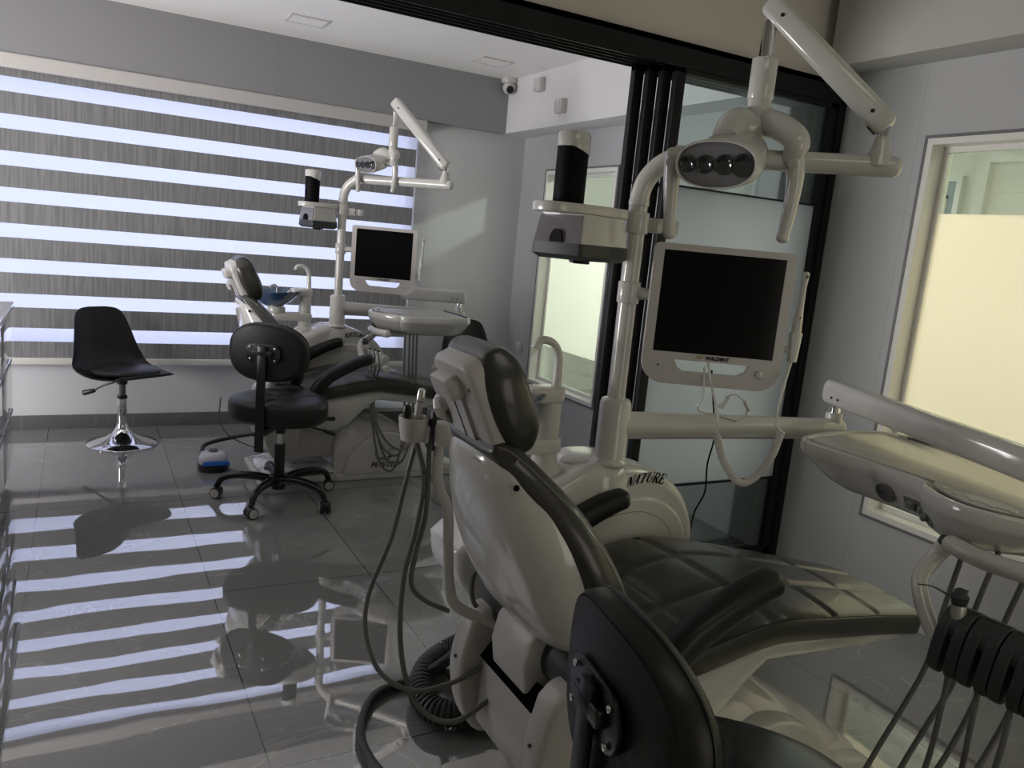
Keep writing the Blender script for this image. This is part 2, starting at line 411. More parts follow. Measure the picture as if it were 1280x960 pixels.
bm = new(); box(bm, -.74, -.60, -2.6, 2.56, 0, 2.72); struct('blocker_wall_left', bm, 'wall_plain')  # added unseen wall, keeps the left fill off the near stool
bm = new(); box(bm, -2.32, 6.1, -2.75, -2.6, 0, 2.72); struct('wall_front', bm, 'wall_plain')
# right wall with two window openings
def wall_x(bm, x0, x1, y0, y1, z0, z1, holes):
    ys = sorted({y0, y1, *[h[0] for h in holes], *[h[1] for h in holes]})
    for a, b in zip(ys[:-1], ys[1:]):
        hh = [h for h in holes if h[0] <= a and h[1] >= b]
        if hh: box(bm, x0, x1, a, b, z0, hh[0][2]); box(bm, x0, x1, a, b, hh[0][3], z1)
        else: box(bm, x0, x1, a, b, z0, z1)
NW = (-1.60, 2.11, .375, 1.915); FW = (4.17, 5.05, .355, 1.88)
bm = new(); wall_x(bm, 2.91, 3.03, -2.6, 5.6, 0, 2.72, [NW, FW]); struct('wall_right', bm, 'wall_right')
bm = new(); box(bm, 2.74, 2.91, -2.6, 2.50, 2.20, 2.62); struct('trim_3', bm, 'wall_plain')
# panel over the sliding door
bm = new(); box(bm, -2.2, 2.91, 2.56, 2.68, 2.165, 2.62); struct('wall_partition', bm, 'wall_over_door_lit')
# side room shell
bm = new()
box(bm, 5.6, 5.75, -2.1, 7.0, 0, 2.5); box(bm, 3.03, 5.75, 6.4, 6.5, 0, 2.5); box(bm, 3.03, 5.75, -2.2, -2.1, 0, 2.5)
struct('wall_side_room', bm, 'side_wall')
# door frame and interior window seen through the near side window
t = thing('door_2', 'white door frame inside the bright neighbouring room', 'door', (5.585, 3.5, 0)); t['kind'] = 'structure'
bm = new(); box(bm, 5.52, 5.61, 2.55, 2.63, 0, 2.28); box(bm, 5.52, 5.61, 3.50, 3.58, 0, 2.28); box(bm, 5.52, 5.61, 2.63, 3.50, 2.20, 2.28); obj('door_frame', bm, 'whiteframe', t)
bm = new(); box(bm, 5.575, 5.60, 2.63, 3.50, 0, 2.20); obj('door_leaf', bm, 'side_wall', t)
t = thing('window_4', 'white interior window inside the bright neighbouring room', 'window', (5.58, 4.0, 1)); t['kind'] = 'structure'
bm = new()
for a in ((3.70, 3.74, .9, 2.12), (4.5, 4.54, .9, 2.12), (3.74, 4.5, 2.08, 2.12), (3.74, 4.5, .9, .94), (3.80, 3.82, .94, 1.98), (3.80, 4.44, 1.96, 1.98)): box(bm, 5.55, 5.60, *a)
obj('window_frame', bm, 'whiteframe', t)
bm = new(); box(bm, 5.57, 5.59, 3.74, 4.5, .94, 2.08); obj('pane', bm, pm('dim_pane', (.34, .38, .40), .2), t)
# window frames in the right wall
def side_window(nm, h, frost, lab, zf0, zf1):
    t = thing(nm, lab, 'window', (2.97, (h[0]+h[1])/2, h[2])); t['kind'] = 'structure'
    bm = new(); y0, y1, z0, z1 = h; w_ = .028
    # aluminium casing round the opening, flush with the wall, and inner stop
    for (a, b, c, d) in ((y0, y0+w_, z0, z1), (y1-w_, y1, z0, z1), (y0+w_, y1-w_, z0, z0+w_), (y0+w_, y1-w_, z1-w_, z1)):
        box(bm, 2.902, 3.04, a, b, c, d)
    obj('window_frame', bm, 'whiteframe', t)
    bm = new(); e = .004
    for (a, b, c, d) in ((y0-.008, y0+e, z0-.008, z1+.008), (y1-e, y1+.008, z0-.008, z1+.008), (y0+e, y1-e, z0-.008, z0+e), (y0+e, y1-e, z1-e, z1+.008)):
        box(bm, 2.900, 2.909, a, b, c, d)
    obj('edge_trim', bm, 'greyplastic', t)
    bm = new(); 
    for (a, b, c, d) in ((y0+w_, y0+.05, z0+w_, z1-w_), (y1-.05, y1-w_, z0+w_, z1-w_), (y0+.05, y1-.05, z0+w_, z0+.05), (y0+.05, y1-.05, z1-.05, z1-w_)):
        box(bm, 2.975, 2.995, a, b, c, d)
    obj('glazing_bead', bm, 'whiteframe', t)
    bm = new(); box(bm, 2.982, 2.988, y0+.03, y1-.03, zf1, z1-.03); obj('pane', bm, 'clear', t, label='clear upper strip of glass')
    bm = new(); box(bm, 2.982, 2.988, y0+.03, y1-.03, zf0, zf1); obj('frosted_pane', bm, frost, t, label='frosted middle of the glass')
    bm = new(); box(bm, 2.982, 2.988, y0+.03, y1-.03, z0+.03, zf0); obj('pane', bm, 'clear', t, label='clear lower strip of glass')
side_window('window_2', NW, 'frostw', 'bright side window with frosted middle in the near grey wall', .64, 1.632)
side_window('window_3', FW, 'frost', 'narrow frosted side window beyond the sliding door', .64, 1.632)
# big window behind the blind
t = thing('window_1', 'wide daylight window behind the striped blind', 'window', (0, 5.5, .47)); t['kind'] = 'structure'
bm = new()
for a, b, c, d in ((-1.95, 2.07, .47, .50), (-1.95, 2.07, 2.09, 2.12), (-1.95, -1.91, .50, 2.09), (2.03, 2.07, .50, 2.09)): box(bm, a, b, 5.50, 5.56, c, d, bev=.003)
obj('window_frame', bm, 'whiteframe', t)
bm = new(); box(bm, -1.91, 2.03, 5.525, 5.531, .50, 2.09); obj('pane', bm, 'clearneutral', t)
bm = new(); box(bm, -1.95, 2.07, 5.425, 5.50, .47, .482, bev=.003); obj('window_sill', bm, 'whiteframe', t)

# sliding door (door_1): header with tracks, jamb posts, panel with glass
t = thing('door_1', 'black framed sliding door stacked open beside the near grey wall', 'door', (2.4, 2.6, 0)); t['kind'] = 'structure'
bm = new(); box(bm, -2.2, 2.91, 2.525, 2.535, 2.075, 2.165); box(bm, -2.2, 2.91, 2.525, 2.70, 2.145, 2.165)
for k in range(5): yy = 2.535+k*.039; box(bm, -2.2, 2.91, yy, yy+.006, 2.078, 2.15)
obj('header', bm, 'blackframe', t)
bm = new()
for k in range(4): yy = 2.553+k*.039; box(bm, -2.2, 2.91, yy, yy+.014, 2.092, 2.15)
obj('track', bm, 'track', t)
def dpanel(x0, x1, yc, stile, nm):
    bm = new(); z0, z1 = .012, 2.085; d = .014
    box(bm, x0, x0+stile, yc-d, yc+d, z0, z1, bev=.002); box(bm, x1-stile, x1, yc-d, yc+d, z0, z1, bev=.002)
    box(bm, x0, x1, yc-d, yc+d, z1-.028, z1, bev=.002); box(bm, x0, x1, yc-d, yc+d, z0, z0+.055, bev=.002)
    f = obj(nm, bm, 'blackframe', t)
    bm = new(); box(bm, x0+stile, x1-stile, yc-d*.7, yc+d*.7, .402, .412); box(bm, x0+stile, x1-stile, yc-d*.7, yc+d*.7, 1.641, 1.648); obj('glazing_bar', bm, 'blackframe', f)
    return f
ys = [2.545, 2.585, 2.625, 2.665]
for k, yc in enumerate(ys):
    x0 = 1.985-.037*k if k else 1.985; x1 = 2.865-.028*k
    f = dpanel(1.98-.036*k, x1, yc, .044, 'door_panel')
    if k == 0:
        g0, g1 = x0+.04, x1-.044
        bm = new(); box(bm, g0, g1, yc-.003, yc+.003, 1.645, 2.06); obj('pane', bm, 'clear', f, label='clear upper glass')
        bm = new(); box(bm, g0, g1, yc-.003, yc+.003, .41, 1.645); obj('frosted_pane', bm, 'frost', f, label='greenish frosted glass')
        bm = new(); box(bm, g0, g1, yc-.003, yc+.003, .065, .405); obj('pane', bm, 'clear', f, label='clear lower glass')
bm = new(); box(bm, 2.868, 2.908, 2.525, 2.70, 0, 2.165, bev=.002); obj('jamb', bm, 'blackframe', t)
bm = new(); box(bm, 1.8, 2.9, 2.53, 2.69, 0, .008); obj('floor_track', bm, 'track', t)

# ceiling hatches
for i, (x, y, lab) in enumerate(((1.13, 4.83, 'small square ceiling hatch nearer the left of the ceiling'), (2.33, 4.88, 'small square ceiling hatch nearer the dome camera'))):
    t = thing('ceiling_hatch', lab, 'hatch', (x, y, 2.49))
    bm = new(); box(bm, x-.10, x+.10, y-.085, y+.085, 2.484, 2.49); obj('hatch_panel', bm, 'ceiling', t)
    bm = new()
    for a in ((x-.106, x-.10, y-.09, y+.09), (x+.10, x+.106, y-.09, y+.09), (x-.106, x+.106, y-.091, y-.085), (x-.106, x+.106, y+.085, y+.091)): box(bm, *a, 2.482, 2.49)
    obj('hatch_rim', bm, 'plastic_matt', t)

# ------------------------------------------------------------------ zebra blind
t = thing('zebra_blind', 'grey and sheer striped roller blind hanging over the wide window', 'blind', (0, 5.36, 2.12))
bm = new(); prism(bm, rrect(5.325, 5.405, 2.045, 2.125, .012), (-2.1, 0, 0), (0, 1, 0), (0, 0, 1), 4.19, bev=.002); obj('cassette', bm, 'plastic_matt', t)
def blind_mat(name, sheer):
    m = bpy.data.materials.new(name); m.use_nodes = True; T = m.node_tree; T.nodes.clear()
    o = T.nodes.new('ShaderNodeOutputMaterial'); tc = T.nodes.new('ShaderNodeTexCoord'); sp = T.nodes.new('ShaderNodeSeparateXYZ'); T.links.new(tc.outputs['Object'], sp.inputs[0])
    tr = T.nodes.new('ShaderNodeBsdfTranslucent'); df = T.nodes.new('ShaderNodeBsdfDiffuse'); m1 = T.nodes.new('ShaderNodeMixShader')
    if sheer:
        tp = T.nodes.new('ShaderNodeBsdfTransparent'); tp.inputs[0].default_value = (.93, .95, 1, 1)
        tr.inputs[0].default_value = (.9, .92, 1, 1); m1.inputs[0].default_value = .52
        T.links.new(tr.outputs[0], m1.inputs[1]); T.links.new(tp.outputs[0], m1.inputs[2])
    else:
        # fine vertical weave
        nz = T.nodes.new('ShaderNodeTexNoise'); mp = T.nodes.new('ShaderNodeMapping'); mp.inputs['Scale'].default_value = (70, 1, 3)
        T.links.new(tc.outputs['Object'], mp.inputs[0]); T.links.new(mp.outputs[0], nz.inputs['Vector']); nz.inputs['Scale'].default_value = 1.0; nz.inputs['Detail'].default_value = 1
        cr = T.nodes.new('ShaderNodeValToRGB'); cr.color_ramp.elements[0].position = .40; cr.color_ramp.elements[1].position = .64
        cr.color_ramp.elements[0].color = (.22, .22, .225, 1); cr.color_ramp.elements[1].color = (.29, .29, .295, 1)
        T.links.new(nz.outputs['Fac'], cr.inputs[0]); T.links.new(cr.outputs[0], df.inputs[0]); T.links.new(cr.outputs[0], tr.inputs[0])
        m1.inputs[0].default_value = .2; T.links.new(df.outputs[0], m1.inputs[1]); T.links.new(tr.outputs[0], m1.inputs[2])
    T.links.new(m1.outputs[0], o.inputs[0]); return m
bo, bs = blind_mat('blind_opaque_fabric', False), blind_mat('blind_sheer_fabric', True)
zb = [(.543+.1972*k) for k in range(8)]           # bottoms of the sheer bands
bm = new(); prev = .444
for k in range(8):
    z0, z1 = prev, zb[k]; box(bm, -2.05, 2.035, 5.357, 5.3585, z0, z1); prev = zb[k]+.079
box(bm, -2.05, 2.035, 5.357, 5.3585, prev, 2.06); o = obj('fabric', bm, bo, t, label='grey opaque bands')
bm = new()
for k in range(8): box(bm, -2.05, 2.035, 5.3575, 5.358, zb[k], zb[k]+.079)
obj('sheer_fabric', bm, bs, t, label='sheer bright bands')
bm = new(); prism(bm, rrect(5.345, 5.370, .405, .447, .008), (-2.06, 0, 0), (0, 1, 0), (0, 0, 1), 4.10, bev=.002); obj('bottom_rail', bm, 'plastic', t)

# ------------------------------------------------------------------ small wall things
t = thing('dome_camera', 'white dome camera under the ceiling in the far corner', 'camera', (2.66, 5.27, 2.49))
bm = new(); lathe(bm, (2.66, 5.27, 2.49), [(0, 0), (.056, 0), (.058, -.02), (.052, -.035), (.03, -.04), (0, -.04)]); obj('mount', bm, 'plastic_matt', t)
bm = new(); bmesh.ops.create_uvsphere(bm, u_segments=24, v_segments=14, radius=.047, matrix=Matrix.Translation((2.66, 5.262, 2.425)))
h = obj('housing', bm, 'plastic_matt', t)
bm = new(); cyl(bm, (2.648, 5.225, 2.408), (2.642, 5.212, 2.402), .026, bev=.002); obj('lens', bm, 'black', h)
for (y, z, lab) in ((4.86, 2.40, 'white square box on the beam, nearest the dome camera'), (4.56, 2.235, 'white square box on the beam, lower and nearer the black post')):
    t = thing('wall_box', lab, 'wall box', (2.70, y, z), group=None)
    bm = new(); box(bm, 2.655, 2.70, y-.043, y+.043, z-.043, z+.043, bev=.005); obj('casing', bm, 'plastic_matt', t)
    bm = new(); box(bm, 2.651, 2.656, y-.026, y+.026, z-.026, z+.026, bev=.002); obj('cover', bm, 'plastic', t)
t = thing('light_switch', 'white switch plate low on the far right wall beside the frosted window', 'switch', (2.91, 5.22, .59))
bm = new(); box(bm, 2.898, 2.91, 5.17, 5.256, .545, .631, bev=.004); obj('plate', bm, 'plastic_matt', t)
bm = new(); box(bm, 2.894, 2.899, 5.19, 5.236, .565, .611, bev=.002); obj('rocker', bm, 'plastic', t)
t = thing('power_socket', 'white power socket on the wall beside the near light pole', 'socket', (2.91, 4.11, 1.22))
bm = new(); box(bm, 2.898, 2.91, 4.07, 4.15, 1.18, 1.26, bev=.004); s_ = obj('plate', bm, 'plastic_matt', t)
bm = new()
for y, z in ((4.10, 1.235), (4.12, 1.235), (4.10, 1.205), (4.12, 1.205)): box(bm, 2.896, 2.899, y-.004, y+.004, z-.007, z+.007)
obj('slot', bm, 'black', t)

# ------------------------------------------------------------------ cabinets at the left edge
t = thing('base_cabinet', 'white gloss drawer cabinet at the left edge of the picture', 'cabinet', (-.6, 3.7, 0))
bm = new(); box(bm, -.90, -.325, 2.85, 4.56, .09, .83, bev=.002); box(bm, -.88, -.36, 2.87, 4.53, 0, .09); obj('body', bm, 'cabwhite', t)
for (y0, y1) in ((2.86, 3.42), (3.43, 3.99), (4.0, 4.55)):
    for (z0, z1) in ((.095, .335), (.345, .585), (.595, .822)):
        bm = new(); box(bm, -.325, -.305, y0, y1, z0, z1, bev=.003); d_ = obj('drawer', bm, 'cabwhite', t)
        bm = new(); box(bm, -.306, -.302, y0+.01, y1-.01, z1-.012, z1-.002); obj('handle', bm, 'greyplastic', d_)
bm = new(); box(bm, -.92, -.292, 2.83, 4.59, .83, .858, bev=.003)
tag(obj('worktop', bm, 'worktop', None, origin=(-.6, 3.7, .83)), 'white gloss worktop on the cabinet at the left edge', 'worktop')

# ------------------------------------------------------------------ bar stools
def bar_stool(lab, loc, rz):
    t = thing('bar_stool', lab, 'stool', loc, rz, group='black shell stools by the window wall'); r0 = ROOT[t.name]; ROOT[t.name] = V((0, 0, 0))
    prof = [(.225, .445, .15, .0), (.21, .430, .185, .004), (.14, .415, .215, .012), (.03, .405, .228, .022), (-.08, .408, .228, .035), (-.15, .430, .222, .05), (-.19, .48, .208, .06),
            (-.212, .55, .19, .055), (-.228, .63, .172, .045), (-.24, .70, .155, .03), (-.247, .745, .135, .018), (-.25, .768, .10, .008), (-.25, .775, .05, 0)]
    P = spline([(a, b, c) for a, b, c, d in prof], 4); Q = spline([(d, 0, 0) for a, b, c, d in prof], 4); nP = 25
    bm = new(); top = []; bot = []
    for i, (p, q) in enumerate(zip(P, Q)):
        T = (P[min(i+1, len(P)-1)]-P[max(i-1, 0)]); T = V((T.x, 0, T.y)).normalized(); N = V((T.z, 0, -T.x)); N = -N if N.z < 0 and i < len(P)*.5 else N
        N = V((-T.z, 0, T.x)); 
        if N.x < 0 and i > len(P)*.5: N = -N
        if N.z < 0 and i <= len(P)*.5: N = -N
        a, b = [], []
        for k in range(nP):
            u = -1+2*k/(nP-1); lift = q.x*(abs(u)**3)
            c = V((p.x, u*p.z, p.y))+N*lift; a.append(bm.verts.new(c)); b.append(bm.verts.new(c-N*.007))
        top.append(a); bot.append(b)
    for g, fl in ((top, 0), (bot, 1)):
        for r1, r2 in zip(g[:-1], g[1:]):
            for k in range(nP-1): bm.faces.new((r1[k], r1[k+1], r2[k+1], r2[k]))
    for r1, r2, s1, s2 in zip(top[:-1], top[1:], bot[:-1], bot[1:]):
        bm.faces.new((r1[0], r2[0], s2[0], s1[0])); bm.faces.new((r1[-1], r2[-1], s2[-1], s1[-1]))
    for k in range(nP-1): bm.faces.new((top[0][k], top[0][k+1], bot[0][k+1], bot[0][k])); bm.faces.new((top[-1][k], top[-1][k+1], bot[-1][k+1], bot[-1][k]))
    obj('seat_shell', bm, 'leather', t, ang=60)
    bm = new(); rings = []
    for (sc, z) in ((.80, .418), (.95, .424), (1.0, .438), (.97, .452), (.86, .461), (.5, .465), (.05, .466)):
        rings.append([V((.035+.175*sc*math.cos(a)*(1 if math.cos(a) > 0 else .95), .185*sc*math.sin(a), z)) for a in [2*PI*k/36 for k in range(36)]])
    loft(bm, rings); obj('cushion', bm, 'leather', t, ang=60)
    bm = new(); lathe(bm, (0, 0, 0), [(.19, 0), (.192, .006), (.185, .012), (.14, .026), (.09, .044), (.055, .066), (.035, .095), (.027, .12), (0, .12)]); obj('base', bm, 'chrome', t)
    bm = new(); cyl(bm, (0, 0, .08), (0, 0, .29), .025, bev=.002); b_ = obj('column', bm, 'chrome', t)
    bm = new(); cyl(bm, (0, 0, .27), (0, 0, .29), .0275, bev=.003); cyl(bm, (0, 0, .05), (0, 0, .10), .032, bev=.003); obj('collar', bm, 'black', b_)
    bm = new(); cyl(bm, (0, 0, .28), (0, 0, .37), .018); obj('gas_piston', bm, 'greyplastic', t)
    bm = new(); cyl(bm, (0, 0, .355), (0, 0, .40), .028, bev=.004); box(bm, -.09, .09, -.08, .08, .392, .404, bev=.003); obj('seat_plate', bm, 'black', t)
    bm = new(); tube(bm, [(-.02, -.02, .37), (-.09, -.07, .335), (-.13, -.10, .30)], .006, n=8); l_ = obj('lever', bm, 'black', t)
    bm = new(); tube(bm, [(-.125, -.096, .305), (-.17, -.125, .288)], [.013, .016], n=10, sub=1, cap_round=True); obj('grip', bm, 'black', l_)
    ROOT[t.name] = r0
bar_stool('black shell stool with chrome disc base, alone at the left of the window', (.205, 5.02, 0), math.radians(-60))
bar_stool('black shell stool of which only the back top shows behind the near headrest', (2.46, 5.05, 0), math.radians(-92))

# ------------------------------------------------------------------ doctor stools on castors
def doctor_stool(lab, loc, rz, base_rot, tilt=0.0, lift=0.0, xb=-.20, zc=.765):
    """seat faces local +x, back rest at local -x"""
    t = thing('doctor_stool', lab, 'stool', loc, rz, group='black doctor stools on castors'); r0 = ROOT[t.name]; ROOT[t.name] = V((0, 0, 0))
    bm = new(); cyl(bm, (0, 0, .055), (0, 0, .125), .034, bev=.004); cyl(bm, (0, 0, .10), (0, 0, .125), .05, bev=.006); hub = obj('hub', bm, 'blackmetal', t)
    for k in range(5):
        a = base_rot-rz+k*2*PI/5; c, s = math.cos(a), math.sin(a)
        bm = new(); tube(bm, [(.02*c, .02*s, .10), (.11*c, .11*s, .117), (.20*c, .20*s, .118), (.265*c, .265*s, .10), (.292*c, .292*s, .062)], [.020, .0215, .019, .016, .014], n=12)
        obj('leg', bm, 'blackmetal', t)
        px, py = .295*c, .295*s; wa = a+PI/2+random.uniform(-.9, .9); wc, ws = math.cos(wa), math.sin(wa)
        bm = new(); cyl(bm, (px, py, .05), (px, py, .068), .012)
        # hood of the castor
        cyl(bm, (px-wc*.010, py-ws*.010, .030), (px+wc*.010, py+ws*.010, .030), .0255, bev=.002)
        ca = obj('castor', bm, 'black', t)
        for sg in (-1, 1):
            bm = new(); cyl(bm, (px+sg*wc*.010, py+sg*ws*.010, .027), (px+sg*wc*.026, py+sg*ws*.026, .027), .027, bev=.003); wh = obj('wheel', bm, 'black', ca)
            bm = new(); A = V((px+sg*wc*.0262, py+sg*ws*.0262, .027)); d = V((wc*sg, ws*sg, 0))
            lathe(bm, A, [(.021, 0), (.021, .0012), (.015, .0012), (.015, 0)], d=d); obj('wheel_ring', bm, 'plastic', ca)
    bm = new(); cyl(bm, (0, 0, .10), (0, 0, .285+lift), .027, bev=.002); obj('column', bm, 'black', t)
    bm = new(); cyl(bm, (0, 0, .28+lift), (0, 0, .40+lift), .013); obj('gas_piston', bm, 'chrome', t)
    bm = new(); box(bm, -.07, .07, -.055, .055, .375+lift, .42+lift, bev=.008); box(bm, -.10, .10, -.08, .08, .405+lift, .42+lift, bev=.003); cyl(bm, (0, 0, .34+lift), (0, 0, .39+lift), .024, bev=.003); box(bm, -.20, -.05, -.02, .02, .375+lift, .405+lift, bev=.004); obj('tilt_mechanism', bm, 'black', t)
    # seat cushion: rounded, with three raised panels and grooves between
    bm = new(); rings = []; z0 = .412+lift; H = .118; n = 72
    def rad(a):
        r = .235+.014*math.cos(3*a)
        return r
    def topz(x, y):
        d = math.hypot(x, y)/.23; z = H-.012*max(0, d-.55)**2*2
        for k in range(3):
            an = PI/3+k*2*PI/3 if k < 3 else 0; dx, dy = math.cos(an), math.sin(an)
            along = x*dx+y*dy; off = abs(-x*dy+y*dx)
            if along > .04: z -= .012*math.exp(-(off/.012)**2)*min(1, (along-.04)/.03)
        q = abs(math.hypot(x, y)-.055); z -= .008*math.exp(-(q/.012)**2)
        return z
    for sc, z in ((.02, 0), (.6, 0), (.88, .002), (.96, .012), (.995, .03), (1.0, .055), (.995, .084), (.975, .102)):
        rings.append([V((rad(a)*sc*math.cos(a), rad(a)*sc*math.sin(a), z0+z)) for a in [2*PI*k/n for k in range(n)]])
    for k in range(1, 26):
        sc = .955*(1-k/26)+.004; e = -.006*math.exp(-((k-1)/1.2)**1)
        rings.append([V((rad(a)*sc*math.cos(a), rad(a)*sc*math.sin(a), z0+topz(rad(a)*sc*math.cos(a), rad(a)*sc*math.sin(a))+e)) for a in [2*PI*k2/n for k2 in range(n)]])
    loft(bm, rings); obj('seat', bm, 'leather', t, ang=70)
    # back bar, plate, oval back
    bm = new(); box(bm, xb-.036, xb-.024, -.021, .021, zc-.465, zc+.035, bev=.003); box(bm, xb-.04, xb+.05, -.017, .017, .372+lift, .402+lift, bev=.004); cyl(bm, (xb-.05, 0, .387+lift), (xb-.02, 0, .387+lift), .02, bev=.003); obj('back_bar', bm, 'black', t)
    bm = new(); prism(bm, rrect(-.085, .085, -.045, .045, .04), (xb-.022, 0, zc), (0, 1, 0), (0, 0, 1), .008, bev=.002); prism(bm, rrect(-.05, .05, -.014, .014, .012), (xb-.036, 0, zc), (0, 1, 0), (0, 0, 1), .02, bev=.004); pl = obj('back_plate', bm, 'black', t)
    for sy in (-1, 1):
        for sz in (-1, 1):
            bm = new(); cyl(bm, (xb-.0235, sy*.06, zc+sz*.028), (xb-.029, sy*.06, zc+sz*.028), .0055, n=12, bev=.0015); obj('screw', bm, 'chrome', pl)
    bm = new(); rings = []; hw, hh, th = .192, .135, .062; n = 64
    for k, (sc, xx) in enumerate(((.02, 0), (.5, -.001), (.84, .0), (.925, .0), (.935, .0035), (.945, .001), (.985, .010), (1.0, .026), (1.0, .038), (.985, .050), (.95, .058), (.85, .064), (.5, .069), (.02, .07))):
        ring = []
        for q in range(n):
            a = 2*PI*q/n; yy = hw*sc*sup(math.cos(a), 2.45); zz = hh*sc*sup(math.sin(a), 2.45)
            curve = -.10*(yy/hw)**2*.30
            ring.append(V((xb-.013+xx-curve, yy, zc+zz)))
        rings.append(ring)
    loft(bm, rings); bk = obj('backrest', bm, 'leather', t, ang=50)
    bm = new(); pr = []
    for q in range(65):
        a = 2*PI*q/64; yy = hw*1.004*sup(math.cos(a), 2.45); zz = hh*1.004*sup(math.sin(a), 2.45); pr.append(V((xb-.013+.040+.03*(yy/hw)**2, yy, zc+zz)))
    tube(bm, pr, .0022, n=6, sub=1); obj('piping', bm, 'leather', bk)
    for (p, q) in (((.05, -.06, .395+lift), (.16, -.17, .335+lift)), ((.08, -.02, .40+lift), (.255, -.13, .375+lift))):
        bm = new(); tube(bm, [p, [(p[i]+q[i])/2-(.004 if i == 2 else 0) for i in range(3)], q], .006, n=8); l_ = obj('lever', bm, 'black', t)
        d = (V(q)-V(p)).normalized(); bm = new(); tube(bm, [V(q)-d*.01, V(q)+d*.05], [.009, .013], n=10, sub=1, cap_round=True); obj('grip', bm, 'black', l_)
    ROOT[t.name] = r0
doctor_stool('black doctor stool on five castors, whole, in front of the far dental chair', (.86, 3.87, 0), math.atan2(.80, .60), math.radians(18))
doctor_stool('black doctor stool cut by the bottom of the picture, back towards us', (.862, .778, 0), math.radians(-11), math.radians(30), lift=.06, xb=-.215, zc=.752)

